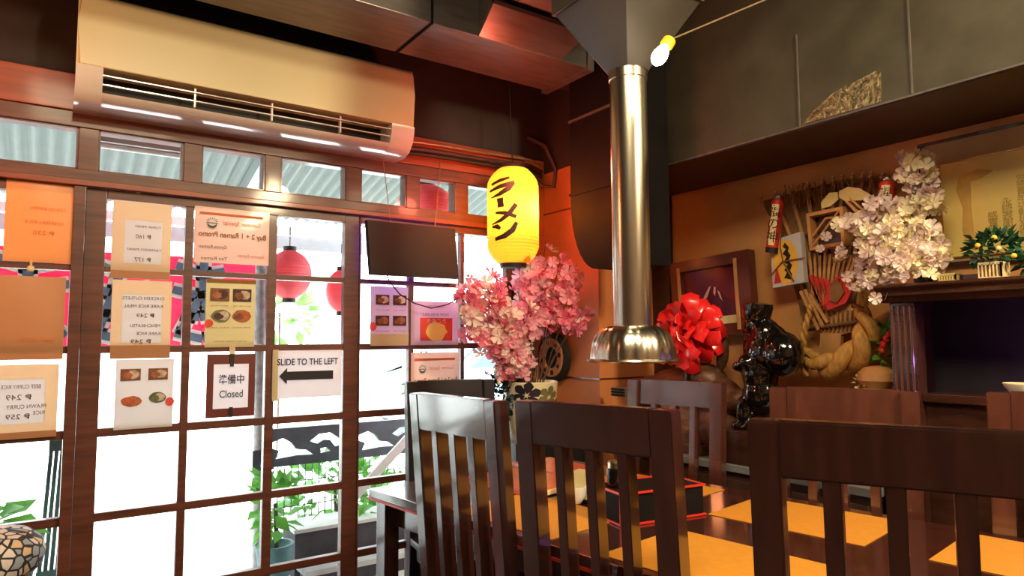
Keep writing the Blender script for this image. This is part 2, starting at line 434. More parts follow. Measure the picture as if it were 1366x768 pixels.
# ------------------------------------------------------------------ sheets taped to the glass
YS = 2.8775
def wall_pt(px, py): return at(px, py, 'y', YS)
def ribbon_poly(mb, pts, w, y):  # stroke in wall plane
    for (x0, z0), (x1, z1) in zip(pts, pts[1:]):
        d = Vector((x1-x0, 0, z1-z0)); n = Vector((-d.z, 0, d.x)).normalized()*w/2
        a, b = Vector((x0, y, z0)), Vector((x1, y, z1))
        mb.bm.faces.new([mb.bm.verts.new(p) for p in (a-n, b-n, b+n, a+n)])
def sheet(name, label, cat, rect, mt, y=YS, group=None, tilt=0, bulge=.004, hole=None, holemat='s_pale'):
    x0, x1, z0, z1 = rect
    t = thing(name, label, cat, ((x0+x1)/2, y, z0), 0, group)
    mb = MB()
    def fn(u, v): return Vector((x0+(x1-x0)*u, y-bulge*math.sin(PI*u)*math.sin(PI*v)-.0005, z0+(z1-z0)*v+tilt*(u-.5)))
    us = [i/8 for i in range(9)]; ws = us[:]
    if hole:   # the bare panel in the middle is its own single layer of paper
        us = sorted({u for u in us if min(abs(u-hole[0]), abs(u-hole[1])) > .03} | set(hole[:2])); ws = sorted({v for v in ws if min(abs(v-hole[2]), abs(v-hole[3])) > .03} | set(hole[2:]))
    for part, mt_, inside in (('paper', mt, False), (hole and 'notice_panel', hole and holemat, True)):
        if not part: continue
        if inside: mb = MB()
        vs = {}
        def V(i, j):
            if (i, j) not in vs: vs[i, j] = mb.bm.verts.new(fn(us[i], ws[j]))
            return vs[i, j]
        for i in range(len(us)-1):
            for j in range(len(ws)-1):
                uc, vc = (us[i]+us[i+1])/2, (ws[j]+ws[j+1])/2
                if bool(hole and hole[0] < uc < hole[1] and hole[2] < vc < hole[3]) != inside: continue
                mb.bm.faces.new((V(i, j), V(i+1, j), V(i+1, j+1), V(i, j+1)))
        r = bmesh.ops.extrude_face_region(mb.bm, geom=mb.bm.faces[:])
        for v in r['geom']:
            if isinstance(v, bmesh.types.BMVert): v.co.y += .0012
        mb.build(part, mt_, t)
    t_rect[t.name] = rect
    return t
t_rect = {}
YT = YS-.0075
def lines(t, rows, mt='txt', mirror=True, name='lettering', y=YT, bold=0.0):
    """rows: (text, u centre, v centre, width fraction, height m)"""
    x0, x1, z0, z1 = t_rect[t.name]
    for s, u, v, wf_, h in rows:
        mb = MB()
        add_text(mb, s, h*1.35, (x0+(x1-x0)*u, y, z0+(z1-z0)*v), (1, 0, 0), (0, 0, 1), width=wf_*(x1-x0), mirror=mirror, bold=bold)
        mb.build(name, mt, t, recalc=False)
def patch(t, u0, u1, v0, v1, mt, name, y=YT+.0008):
    x0, x1, z0, z1 = t_rect[t.name]
    return MB().box((x0+(x1-x0)*u0, y, z0+(z1-z0)*v0), (x0+(x1-x0)*u1, y+.0006, z0+(z1-z0)*v1)).build(name, mt, t)
def disc(mb, cx, cz, rx, rz, y, n=18, wob=0):
    mb.bm.faces.new([mb.bm.verts.new((cx+rx*math.cos(2*PI*k/n)*(1+wob*random.uniform(-1, 1)), y, cz+rz*math.sin(2*PI*k/n)*(1+wob*random.uniform(-1, 1)))) for k in range(n)])
def food(t, u, v, su, sv, mats, name='food_picture', box=True, shape=0):
    x0, x1, z0, z1 = t_rect[t.name]
    cx, cz, rx, rz = x0+(x1-x0)*u, z0+(z1-z0)*v, (x1-x0)*su/2, (z1-z0)*sv/2
    mb = MB()
    if box: mb.box((cx-rx, YT+.0004, cz-rz), (cx+rx, YT+.001, cz+rz))
    else: disc(mb, cx, cz, rx, rz, YT+.0004, wob=.06)
    o = mb.build(name, mats[0], t, recalc=False)
    mb = MB(); disc(mb, cx+rx*.25, cz+rz*.05, rx*.62, rz*.72, YT-.0002, wob=.1); mb.build('plate', mats[1], o, recalc=False)
    mb = MB(); disc(mb, cx-rx*.3, cz-rz*.1, rx*.5, rz*.55, YT-.0006, wob=.2); mb.build('food', mats[2], o, recalc=False)
    return o
def rect_px(x0, y0, x1, y1):
    a = wall_pt(x0, y0); b = wall_pt(x1, y1); c = wall_pt(x0, y1); d = wall_pt(x1, y0)
    return ((a.x+c.x)/2, (b.x+d.x)/2, (b.z+c.z)/2, (a.z+d.z)/2)
# left panel
t = sheet('menu_sheet', 'blank-looking orange sheet on the left panel, topmost one', 'menu', rect_px(6, 235, 101, 350), 's_orange', bulge=.008)
lines(t, [('TOKYO RAMEN', .6, .62, .5, .012), ('CHASHU RICE', .55, .46, .55, .012), ('₱ 230', .55, .34, .3, .014)], 'txto', y=YT-.004)
MB().box(tuple(wall_pt(0, 231)-Vector((0, .006, 0))), tuple(wall_pt(104, 243)+Vector((0, .001, 0)))).build('tape', 's_cream', t)
t = sheet('menu_sheet', 'crinkled brown plastic-wrapped sheet on the left panel, middle one', 'menu', rect_px(-30, 368, 86, 480), 's_brown', y=YS-.004, bulge=.012)
lines(t, [('BEEF GYUDON', .7, .25, .4, .012)], 'txto', y=YT-.014)
t = sheet('menu_sheet', 'curry rice price sheet, lowest one on the left panel', 'menu', rect_px(-30, 486, 77, 585), 's_cream', hole=(.01, .83, .2, .8))
lines(t, [('BEEF CURRY RICE', .52, .70, .5, .014), ('₱ 249', .5, .56, .32, .019), ('PRAWN CURRY', .6, .43, .5, .014), ('RICE', .76, .34, .15, .013), ('₱ 259', .5, .3, .3, .018)])
patch(t, 0, 1, .0, .09, 's_brown', 'tape')
# door
t = sheet('menu_sheet', 'maki price sheet on the door, topmost of the hanging strip', 'menu', rect_px(149, 270, 228, 372), 's_cream', hole=(.2, .85, .2, .76))
lines(t, [('TUNA MAKI', .6, .68, .44, .009), ('₱ 160', .52, .55, .26, .016), ('TAMAGO MAKI', .55, .38, .58, .009), ('₱ 177', .52, .25, .28, .016)])
patch(t, .0, 1, .0, .1, 's_brown', 'tape')
t = sheet('menu_sheet', 'handwritten rice meal price sheet, middle of the hanging strip on the door', 'menu', rect_px(148, 374, 228, 478), 's_cream', hole=(.17, .84, .2, .82))
lines(t, [('CHICKEN CUTLETS', .52, .77, .7, .012), ('KARE RICE MEAL', .52, .67, .66, .012), ('₱ 249', .56, .55, .3, .016), ('MENCHIKATSU', .56, .42, .5, .012), ('KARE RICE', .62, .32, .4, .012), ('₱ 249', .5, .22, .34, .016)])
patch(t, 0, 1, .0, .17, 's_brown', 'tape')
t = sheet('menu_sheet', 'white sheet of four dish pictures, lowest of the hanging strip on the door', 'menu', rect_px(153, 479, 231, 571), 's_pale')
food(t, .25, .78, .34, .17, ('f1', 'f4', 'f3')); food(t, .72, .78, .34, .17, ('f1', 'f4', 'f3'))
food(t, .28, .40, .36, .15, ('f6', 'f3', 'f6'), box=False); food(t, .72, .44, .30, .16, ('f5', 'f4', 'f5'), box=False)
mb = MB(); x0, x1, z0, z1 = t_rect[t.name]; disc(mb, x1-.012, z0+(z1-z0)*.37, .016, .016, YT-.001); mb.build('red_dot', 'redtint', t, recalc=False)
def promo(label, rect, full=True):
    t = sheet('promo_sheet', label, 'poster', rect, 's_pink', group='ramen promo posters')
    x0, x1, z0, z1 = rect
    patch(t, .06, .9, .86, .9, 'txto', 'heading_rule')
    lines(t, [('Summer Special', .62, .72, .5, .018)], 'txto', name='heading')
    lines(t, [('Buy 2 + 1 Ramen Promo', .5, .5, .9, .022)], 'txty', bold=.0006)
    lines(t, [('Gyoza Ramen', .24, .28, .36, .014), ('Tan Ramen', .26, .08, .34, .014)], 'txt', name='small_lettering')
    lines(t, [('Sapporo Ramen', .75, .15, .36, .013)], 'txto', name='small_lettering')
    mb = MB(); cx, cz, r = x0+(x1-x0)*.22, z0+(z1-z0)*.71, (x1-x0)*.085
    disc(mb, cx, cz, r, r, YT+.0006); lg = mb.build('round_logo', 's_pale', t, recalc=False)
    mb = MB()
    for k in range(9):
        a = PI*k/8; ribbon_poly(mb, [(cx+r*.62*math.cos(a), cz+r*.62*math.sin(a)), (cx+r*.92*math.cos(a), cz+r*.92*math.sin(a))], r*.1, YT)
    for k in range(10):
        a = PI+PI*k/10; b = PI+PI*(k+1)/10; ribbon_poly(mb, [(cx+r*.7*math.cos(a), cz+r*.7*math.sin(a)), (cx+r*.7*math.cos(b), cz+r*.7*math.sin(b))], r*.42*math.sin((a+b)/2-PI)+.001, YT)
    ribbon_poly(mb, [(cx-r*.7, cz), (cx+r*.7, cz)], r*.14, YT)
    mb.build('bowl_emblem', 'bluegrey', lg, recalc=False)
    return t
promo('pink ramen promo poster at the top of the sliding door', rect_px(259, 279, 359, 352))
t = sheet('menu_sheet', 'cream menu of four dish photos on the door above the closed sign', 'menu', rect_px(274, 373, 340, 463), 's_menu')
for u, v in ((.27, .77), (.72, .77), (.3, .46), (.72, .46)):
    food(t, u, v, .38, .19, (('f1', 'f2', 'f3'), ('f2', 'f4', 'f1'), ('f5', 'f4', 'f2'), ('f3', 'f6', 'f1'))[int(u > .5)+2*int(v < .6)], box=v > .6)
lines(t, [('tonkotsu with egg', .27, .61, .36, .006), ('beef with rice', .72, .61, .36, .006), ('miso set', .29, .29, .34, .006), ('prawn tempura', .72, .29, .36, .006), ('prices include service', .5, .09, .66, .006)], 'txty', mirror=True)
patch(t, .0, 1, .95, 1.0, 'txty', 'tape')
mb = MB(); x0, x1, z0, z1 = t_rect[t.name]; disc(mb, x0+.012, z0+(z1-z0)*.35, .016, .016, YT-.001); mb.build('red_dot', 'redtint', t, recalc=False)
# closed sign
r = rect_px(275, 472, 340, 556)
t = sheet('closed_sign', 'brown board with a white CLOSED notice on the sliding door', 'sign', r, 'signbrown', bulge=.002, hole=(.14, .86, .14, .84), holemat='s_white')
lines(t, [('準備中', .5, .60, .52, .03)], 'txtk', mirror=False, bold=.0004)
lines(t, [('Closed', .5, .37, .48, .03)], 'bluegrey', mirror=False, name='lettering', bold=.0003)
patch(t, .46, .54, .8, 1.0, 'blackm', 'clip', y=YT-.001); patch(t, .46, .54, .0, .16, 'blackm', 'clip', y=YT-.001)
MB().box((r[0]+(r[1]-r[0])*.44, YT, r[3]-.002), (r[0]+(r[1]-r[0])*.56, YT+.002, r[3]+.035)).build('tape', 's_cream', t)
# slide sign
r = rect_px(363, 467, 455, 530)
t = sheet('slide_sign', 'white SLIDE TO THE LEFT arrow notice on the sliding door', 'sign', r, 's_white', bulge=.002)
patch(t, .0, .075, -.04, 1.02, 's_menu', 'tape')
lines(t, [('SLIDE TO THE LEFT', .5, .76, .88, .028)], 'txtk', mirror=False, bold=.0006)
x0, x1, z0, z1 = r; cz = z0+(z1-z0)*.47
mb = MB(); xa, xb, xh = x0+(x1-x0)*.09, x0+(x1-x0)*.87, x0+(x1-x0)*.20; hh = (z1-z0)
mb.bm.faces.new([mb.bm.verts.new((x, YT, z)) for x, z in ((xa, cz), (xh, cz-hh*.17), (xh, cz-hh*.09), (xb, cz-hh*.09), (xb, cz+hh*.09), (xh, cz+hh*.09), (xh, cz+hh*.17))])
mb.build('arrow', 'txtk', t, recalc=False)
# right fixed window
t = sheet('menu_sheet', 'lilac-lit menu of four bento photos right of the sliding door', 'menu', rect_px(494, 382, 544, 461), 's_lilac')
for u, v in ((.3, .77), (.76, .77), (.3, .42), (.76, .42)):
    food(t, u, v, .36, .17, (('f2', 'f4', 'f1'), ('f2', 'f3', 'f1'))[int(v < .6)])
lines(t, [('bento set', .3, .6, .34, .006), ('sushi set', .76, .6, .34, .006), ('beef set', .3, .25, .34, .006), ('pork set', .76, .25, .34, .006)], 'txt')
patch(t, 0, 1, .0, .2, 's_menu', 'lower_band')
mb = MB(); x0, x1, z0, z1 = t_rect[t.name]; disc(mb, x0+.01, z0+(z1-z0)*.32, .017, .02, YT-.001); mb.build('red_dot', 'redtint', t, recalc=False)
t = sheet('poster', 'white poster with a red dish picture in the right window', 'poster', rect_px(548, 402, 611, 460), 's_lilac')
lines(t, [('TAKOYAKI', .5, .88, .4, .013), ('NOW AVAILABLE', .5, .70, .55, .015)], 'txt')
o = patch(t, .18, .86, .1, .62, 'redtint', 'red_picture')
x0, x1, z0, z1 = t_rect[t.name]; mb = MB(); disc(mb, x0+(x1-x0)*.52, z0+(z1-z0)*.3, .055, .045, YT, wob=.15); mb.build('dish', 'parch', t, recalc=False)
lines(t, [('たこやき', .52, .55, .4, .02)], 's_pale', name='picture_lettering')
promo('pink ramen promo poster low in the right window behind the chairs', rect_px(548, 470, 612, 545))
# little hooks
for i, (px, py) in enumerate(((185, 254), (41, 358))):
    p = at(px, py, 'y', (2.872, 2.874)[i])
    mb = MB(); mb.lathe([(.0, -.006), (.011, -.005), (.012, .0), (.008, .006), (0, .008)], p+Vector((0, .006, 0)), 16, mtx=Matrix.Rotation(PI/2, 3, 'X')).tube([p+Vector((0, .004, .008)), p+Vector((0, 0, .03))], .004, 6)
    tag(center(mb.build('suction_hook', 'cream')), ('round suction hook above the maki price sheet', 'round suction hook between the two upper sheets of the left panel')[i], 'hook')

# ------------------------------------------------------------------ air conditioner
t = thing('air_conditioner', 'wide cream split air conditioner above the windows', 'air conditioner', (.68, 2.9, 2.08))
X0, X1 = .045, 1.312
def extr(prof, x0, x1, name, mt, parent):
    mb = MB(); mb.prism([(x0, y, z) for y, z in prof], (x1-x0, 0, 0)); return mb.build(name, mt, parent)
extr([(2.899, 2.08), (2.899, 2.462), (2.70, 2.462), (2.685, 2.45), (2.685, 2.205), (2.79, 2.205), (2.79, 2.085)], X0+.004, X1-.004, 'body', 'ac', t)
mb = MB(); mb.prism([(X0, y, z) for y, z in ((2.686, 2.196), (2.686, 2.458), (2.672, 2.45), (2.662, 2.43), (2.659, 2.34), (2.659, 2.2), (2.662, 2.196))], (X1-X0, 0, 0))
es = [e for e in mb.bm.edges if abs(e.verts[0].co.x-e.verts[1].co.x) < 1e-6 and e.verts[0].co.y < 2.684 and e.verts[1].co.y < 2.684]
bmesh.ops.bevel(mb.bm, geom=es, offset=.012, segments=3, affect='EDGES')
mb.build('front_panel', 'ac', t)
cap = [(2.685, 2.196), (2.661, 2.196), (2.664, 2.165), (2.680, 2.125), (2.71, 2.093), (2.75, 2.078), (2.899, 2.078), (2.899, 2.196)]
extr(cap, X0, .125, 'end_cap', 'acw', t); extr(cap, 1.205, X1, 'end_cap', 'acw', t)
extr([(2.692, 2.116), (2.71, 2.093), (2.75, 2.078), (2.899, 2.078), (2.899, 2.095), (2.755, 2.097), (2.722, 2.108), (2.706, 2.122)], .125, 1.205, 'lower_lip', 'acw', t)
extr([(2.788, 2.10), (2.788, 2.2), (2.80, 2.2), (2.80, 2.10)], .125, 1.205, 'vent_back', 'acd', t)
for y, z in ((2.676, 2.172), (2.684, 2.142)):
    extr([(y, z), (y+.014, z+.001), (y+.014, z+.004), (y, z+.004)], .126, 1.204, 'louver', 'acw', t)
for x in (.42, .70, .98):
    MB().box((x-.003, 2.682, 2.12), (x+.003, 2.70, 2.19)).build('louver_pivot', 'acw', t)

# refrigerant pipes to the right of the air conditioner
for i, dz in enumerate((0, -.03, .02)):
    pts = [at(px, py+dz*300, 'y', 2.84-.012*i) for px, py in ((520, 196), (560, 199), (600, 205), (640, 212), (680, 218), (708, 222), (722, 230))]
    mb = MB().tube(pts, (.013, .006, .011)[i], 8)
    tag(center(mb.build('wrapped_pipe', ('wrap', 'wirec', 'blackm')[i])), ('thick dark wrapped pipe running right from the air conditioner', 'thin pale cable under the wrapped pipes right of the air conditioner', 'black upper pipe running right from the air conditioner')[i], 'pipe')
mb = MB()
pts = [at(px, py, 'x', 2.16) for px, py in ((727, 238), (724, 215), (716, 190), (702, 178), (692, 182))]
mb.tube([Vector((2.10, 2.865, 2.14)), Vector((2.16, 2.84, 2.07)), Vector((2.188, 2.78, 2.06)), Vector((2.188, 2.76, 2.15)), Vector((2.15, 2.80, 2.28)), Vector((2.10, 2.888, 2.34))], .011, 8)
tag(center(mb.build('cable_loop', 'wrap')), 'dark cable loop hanging at the corner above the lantern', 'cable')

# ------------------------------------------------------------------ ceiling ducts
t = thing('ceiling_duct', 'long grey metal ventilation duct under the ceiling along the windows', 'duct', (.5, 2.38, 2.46))
MB().box((-4.0, 2.22, 2.46), (1.97, 2.54, 2.84), .006).build('duct_body', 'duct', t)
MB().box((1.94, 2.205, 2.448), (1.975, 2.555, 2.855), .004).build('flange', 'duct', t)
MB().box((1.976, 2.24, 2.475), (2.1, 2.52, 2.82), .004).build('duct_outlet', 'blackwall', t)
mb = MB()
for x in (1.165,): mb.box((x-.004, 2.214, 2.454), (x+.004, 2.546, 2.85))
mb.build('joint_seam', 'black', t)
# branch rising towards the room
xa, xb = at(641, 47, 'z', 2.462).x, at(749, 80, 'z', 2.462).x
p1 = at(766, 44, 'x', xb+.03)
mb = MB(); mb.prism([(xa, 2.225, 2.462), (xa-.02, p1.y, p1.z), (xa-.02, p1.y, 2.88), (xa, 2.225, 2.84)], (0, 0, 0.0001)) if False else None
def hexa(mb, a, b):
    va = [mb.bm.verts.new(p) for p in a]; vb = [mb.bm.verts.new(p) for p in b]
    mb.bm.faces.new(va[::-1]); mb.bm.faces.new(vb)
    for i in range(4): mb.bm.faces.new((va[i], va[(i+1) % 4], vb[(i+1) % 4], vb[i]))
    return mb
yb, zb = 2.06, 2.532
hexa(MB(), [(xa, 2.222, 2.463), (xb, 2.222, 2.463), (xb, 2.222, 2.84), (xa, 2.222, 2.84)], [(xa-.03, yb, zb), (xb+.03, yb, zb), (xb+.03, yb, 2.86), (xa-.03, yb, 2.86)]).build('branch_duct', 'duct', t)
MB().box((xa-.045, yb-.03, zb-.014), (xb+.045, yb-.001, 2.87), .003).build('branch_flange', 'black', t)
MB().box((xa-.03, yb-.9, zb+.002), (xb+.03, yb-.03, 2.87), .004).build('branch_run', 'duct', t)

# black duct drop in the corner, curved foot
def profile_yz():
    pts = [(2.0, 2.60)]
    ya, yb_ = 2.412, 1.93
    pts = [(ya, 2.9), (ya, 1.893)]
    for k in range(1, 9):
        a = k/9*PI/2
        pts.append((2.235+(ya-2.235)*math.cos(a), 1.893-(1.893-1.562)*math.sin(a)))
    pts += [(2.235, 1.562), (yb_, 1.555), (yb_, 2.9)]
    return pts
t = thing('exhaust_duct', 'black exhaust duct with a curved foot against the corner column', 'duct', (2.06, 2.2, 1.56))
mb = MB(); mb.prism([(2.0, y, z) for y, z in profile_yz()], (.138, 0, 0)); mb.build('duct_body', 'black', t)
for z in (2.275, 1.925):
    MB().box((1.993, 1.925, z-.006), (2.0, 2.416, z+.006)).build('flange', 'duct' if z > 2 else 'black', t)

# ------------------------------------------------------------------ table exhaust pipe
PX, PY = 1.435, 1.45
zt = at(840, 97, 'y', PY).z; zb_ = at(845, 440, 'y', PY).z
t = thing('exhaust_hood', 'steel exhaust pipe with a bell hood hanging over the table', 'exhaust hood', (PX, PY, 1.18))
MB().lathe([(.0, zb_-.01), (.056, zb_-.01), (.056, zt), (.0, zt)], (PX, PY, 0), 40).build('pipe', 'steel', t)
MB().lathe([(.0565, zt-.03), (.059, zt-.028), (.059, zt+.004), (.0565, zt+.006)], (PX, PY, 0), 40).build('collar', 'steel', t)
zr = at(848, 478, 'y', PY).z
prof = []
for k in range(11):
    a = k/10*PI/2; prof.append((.058+.066*math.sin(a)**.8 if k else .056, zb_+.012-(zb_+.012-zr)*(1-math.cos(a))))
prof += [(.134, zr-.004), (.134, zr-.009), (.126, zr-.007)]
mb = MB(); mb.lathe([(r, z) for r, z in prof[:-3]], (PX, PY, 0), 96, lobes=16, amp=.035)
mb2 = mb.build('bell', 'steel', t, recalc=True)
mb = MB(); mb.lathe([(.120, zr+.002), (.136, zr-.001), (.139, zr-.006), (.134, zr-.010), (.118, zr-.006)], (PX, PY, 0), 64); mb.build('rim', 'steel', t)
# black transition above
hs = .155; zq = zt+.20
mb = MB(); N = 32
lo = [mb.bm.verts.new((PX+.06*math.cos(2*PI*k/N), PY+.06*math.sin(2*PI*k/N), zt-.002)) for k in range(N)]
def sq(a):
    c, s_ = math.cos(a), math.sin(a); f = 1/max(abs(c), abs(s_)); return c*f, s_*f
hi = [mb.bm.verts.new((PX+hs*sq(2*PI*k/N)[0], PY+hs*sq(2*PI*k/N)[1], zq)) for k in range(N)]
for k in range(N): mb.bm.faces.new((lo[k], lo[(k+1) % N], hi[(k+1) % N], hi[k]))
mb.bm.faces.new(lo[::-1]); mb.bm.faces.new(hi)
mb.build('transition', 'pyramid', t)
MB().box((PX-hs-.01, PY-hs-.01, zq), (PX+hs+.01, PY+hs+.01, 2.9), .004).build('riser', 'pyramid', t)

# hanging bulb
pb = at(883, 70, 'y', 1.25); 
t = thing('light_bulb', 'bare glowing bulb hung on a wire beside the exhaust pipe', 'light bulb', pb)
d = (at(896, 50, 'y', 1.25)-at(876, 82, 'y', 1.25)).normalized()
q = Vector((0, 0, 1)).rotation_difference(d).to_matrix()
MB().lathe([(.0, -.045), (.012, -.042), (.019, -.03), (.021, -.012), (.017, .008), (.012, .022), (0, .024)], pb, 20, mtx=q).build('bulb', 'bulb', t)
MB().lathe([(.0, .02), (.013, .02), (.019, .03), (.019, .05), (.012, .055), (0, .056)], pb, 16, mtx=q).build('socket', 'socket', t)
pe = pb + d*.055
p9 = at(1020, 0, 'y', 1.1); d9 = (p9-pe)
MB().tube([pe, pe+d9*.5, pe+d9*1.0, pe+d9*2.2], .0025, 6).build('wire', 'wirec', t)

# ------------------------------------------------------------------ yellow paper lantern
LX, LY, LZ0, LZ1, LR = 1.80, 2.60, 1.607, 2.062, .121
t = thing('paper_lantern', 'glowing yellow paper lantern with black ramen lettering by the corner', 'lantern', (LX, LY, LZ0))
def lr(v):   # radius over height 0..1
    e = min(v, 1-v)/.2
    return LR*(1 if e >= 1 else .52+.48*math.sin(e*PI/2)**.8)
mb = MB(); prof = []
for k in range(121):
    v = k/120; prof.append((lr(v)+.0016*abs(math.sin(v*PI*30)), LZ0+(LZ1-LZ0)*v))
N = 56
rings = [[mb.bm.verts.new((LX+r*math.cos(2*PI*k/N), LY+r*math.sin(2*PI*k/N), z)) for k in range(N)] for r, z in prof]
for a, b in zip(rings, rings[1:]):
    for k in range(N): mb.bm.faces.new((a[k], a[(k+1) % N], b[(k+1) % N], b[k]))
mb.build('shade', 'lantern', t)
MB().lathe([(.045, LZ0-.018), (.062, LZ0-.018), (.065, LZ0+.006), (.05, LZ0+.006), (.045, LZ0-.018)], (LX, LY, 0), 32).build('bottom_ring', 'blackm', t)
MB().lathe([(.03, LZ1-.004), (.064, LZ1-.004), (.06, LZ1+.014), (.03, LZ1+.014), (.03, LZ1-.004)], (LX, LY, 0), 32).build('top_ring', 'blackm', t)
MB().tube([(LX, LY, LZ1+.01), (LX, LY+.02, 2.4), (LX, LY+.04, 2.9)], .003, 6).build('cord', 'rubber', t)
vdir = math.atan2(-LY, -LX)
def lpt(s, h, off=.004):   # s: -1..1 across as seen from the room, h: 0 top..1 bottom
    v = 1-h; a = vdir+math.asin(max(-.99, min(.99, s)))
    r = lr(v)+off
    return Vector((LX+r*math.cos(a), LY+r*math.sin(a), LZ0+(LZ1-LZ0)*v))
def C(px, py): return ((px-283)/153, (py-107)/588)
mb = MB()
def brush(pts, ws):
    P = []
    for (a, b), w0, w1 in zip(zip(pts, pts[1:]), ws, ws[1:]):
        for k in range(6):
            f = k/6; P.append((a[0]+(b[0]-a[0])*f, a[1]+(b[1]-a[1])*f, w0+(w1-w0)*f))
    P.append((pts[-1][0], pts[-1][1], ws[-1]))
    L = []
    for i, (x, y, w) in enumerate(P):
        x0, y0, _ = P[max(i-1, 0)]; x1, y1, _ = P[min(i+1, len(P)-1)]
        dx, dy = x1-x0, y1-y0; n = math.hypot(dx, dy); nx, ny = -dy/n*w/2, dx/n*w/2
        L.append((mb.bm.verts.new(lpt(*C(x+nx, y+ny))), mb.bm.verts.new(lpt(*C(x-nx, y-ny)))))
    for a, b in zip(L, L[1:]): mb.bm.faces.new((a[0], b[0], b[1], a[1]))
brush([(163, 228), (215, 208), (264, 196)], [16, 22, 14])
brush([(152, 266), (220, 244), (292, 228)], [14, 26, 22]); brush([(286, 226), (258, 262), (208, 292), (160, 308)], [26, 32, 24, 8])
brush([(210, 316), (213, 345), (216, 372)], [38, 34, 38])
brush([(302, 356), (262, 412), (215, 450), (165, 470)], [26, 28, 22, 8]); brush([(185, 402), (240, 408), (302, 432)], [14, 24, 22])
brush([(166, 484), (192, 484), (212, 500)], [12, 28, 16]); brush([(304, 464), (280, 512), (236, 545), (182, 562)], [20, 32, 32, 20])
mb.build('lettering', 'blackm', t, recalc=False)

# ------------------------------------------------------------------ hanging LED sign (seen from its back)
c4 = [at(490, 293, 'y', 2.80), at(607, 305, 'y', 2.80), at(612, 372, 'y', 2.80), at(495, 366, 'y', 2.80)]
t = thing('led_sign', 'dark rectangular LED sign hung by strings in the window, back to the room', 'sign', (c4[3]+c4[2])/2)
mb = MB(); mb.prism(c4, (0, .03, 0)); mb.build('panel', 'blackm', t)
mb = MB(); mb.prism([c+(Vector((1.385, 2.8, 1.66))-c)*.04+Vector((0, .031, 0)) for c in c4], (0, .001, 0)); mb.build('lit_face', 'purple', t)
for px, py, qx, qy in ((521, 296, 510, 205), (580, 302, 588, 215)):
    MB().tube([at(px, py, 'y', 2.81), at(qx, qy, 'y', 2.845)], .0018, 5).build('string', 'wirec', t)
MB().tube([at(x, y, 'y', 2.80) for x, y in ((515, 364), (520, 376), (533, 392), (552, 404), (575, 411), (597, 406), (620, 393), (640, 386))], .003, 6).build('cable', 'rubber', t)

# ------------------------------------------------------------------ table
A_ = Vector((.132, -.991, 0)).normalized(); B_ = Vector((A_.y*-1, A_.x, 0)); P0 = Vector((.92, 2.2, 0))
TROT = math.atan2(A_.y, A_.x)
def T(u, v, z=0): return P0+A_*u+B_*v+Vector((0, 0, z))
TM = Matrix((A_, B_, Vector((0, 0, 1)))).transposed().to_4x4(); TM.translation = P0
TL_, TW_ = 2.2, .90
t = thing('dining_table', 'long dark wooden dining table with red edge and yellow placemats', 'table', T(1.1, .45), TROT)
MB().box((0, 0, .722), (TL_, TW_, .75), .004, TM).build('tabletop', 'table', t)
mb = MB(); mb.box((-.004, -.004, .716), (TL_+.004, TW_+.004, .723), 0, TM); mb.build('edge_trim', 'rim', t)
mb = MB()
for a, b in (((.06, .06), (TL_-.06, .085)), ((.06, TW_-.085), (TL_-.06, TW_-.06)), ((.06, .085), (.085, TW_-.085)), ((TL_-.085, .085), (TL_-.06, TW_-.085))):
    mb.box((a[0], a[1], .63), (b[0], b[1], .716), .002, TM)
mb.build('apron', 'chair', t)
for u in (.02, TL_-.075):
    for v in (.02, TW_-.075): MB().box((u, v, 0), (u+.055, v+.055, .716), .004, TM).build('leg', 'chair', t)
def placemat(u0, v0, label, w=.42, h=.31, rot=0):
    c = T(u0+w/2, v0+h/2, .7503)
    mb = MB(); mb.box((-w/2, -h/2, 0), (w/2, h/2, .0016), .0006)
    o = mb.build('placemat', 'mat'); o.location = c; o.rotation_euler = (0, 0, TROT+rot)
    tag(o, label, 'placemat', 'yellow placemats on the table')
placemat(1.0, .03, 'yellow placemat between the two nearest chairs, near side of table')
placemat(.97, .535, 'yellow placemat across the table, in front of the red-edged box', rot=.02)
placemat(1.53, .54, 'yellow placemat at the far side, seen through the right half of the big chair')
placemat(1.56, .03, 'yellow placemat right in front of the nearest chair back')
placemat(.42, .03, 'yellow placemat on near side, seen between the left slatted chairs')
placemat(.42, .54, 'yellow placemat on far side, left beyond the red-edged box')

# box with red rims
def uv(x, y): return at(x, y, 'z', .75)
bo = Vector((1.285, 1.352, .7505)); ang = math.atan2(-.046, .288)
t = thing('condiment_box', 'black lidded condiment box with red rims on the table', 'box', bo, ang)
mb = MB().box((0, 0, .006), (.28, .15, .082), .003); mb.build('box_body', 'black', t, local=True)
MB().box((.004, .004, .08), (.276, .146, .086), .002).build('lid', 'black', t, local=True)
for z in (0, .082):
    for a, b in (((-.006, -.006), (.286, .002)), ((-.006, .148), (.286, .156)), ((-.006, .002), (.002, .148)), ((.278, .002), (.286, .148))):
        MB().box((a[0], a[1], z), (b[0], b[1], z+.006), .002).build('rim', 'rim', t, local=True)
MB().box((-.0055, -.0055, .006), (.004, .004, .082)).build('corner_post', 'rim', t, local=True)
pj = bo + Vector((.05, .075, .089))
t = thing('condiment_jar', 'dark jar with a silver lid standing on the red-rimmed box', 'jar', pj)
MB().lathe([(0, 0), (.024, 0), (.026, .01), (.026, .045), (.02, .052), (0, .052)], pj, 24).build('jar_body', 'gloss', t)
MB().lathe([(0, .05), (.022, .05), (.022, .066), (.018, .07), (0, .07)], pj, 24).build('lid', 'steel', t)
pn = T(.63, .40, .753)
t = thing('napkin_holder', 'upright stack of cream napkins in a dark holder on the table', 'napkin holder', pn, TROT+.2)
MB().box((-.045, -.03, 0), (.045, .03, .008), .002).build('base', 'black', t, local=True)
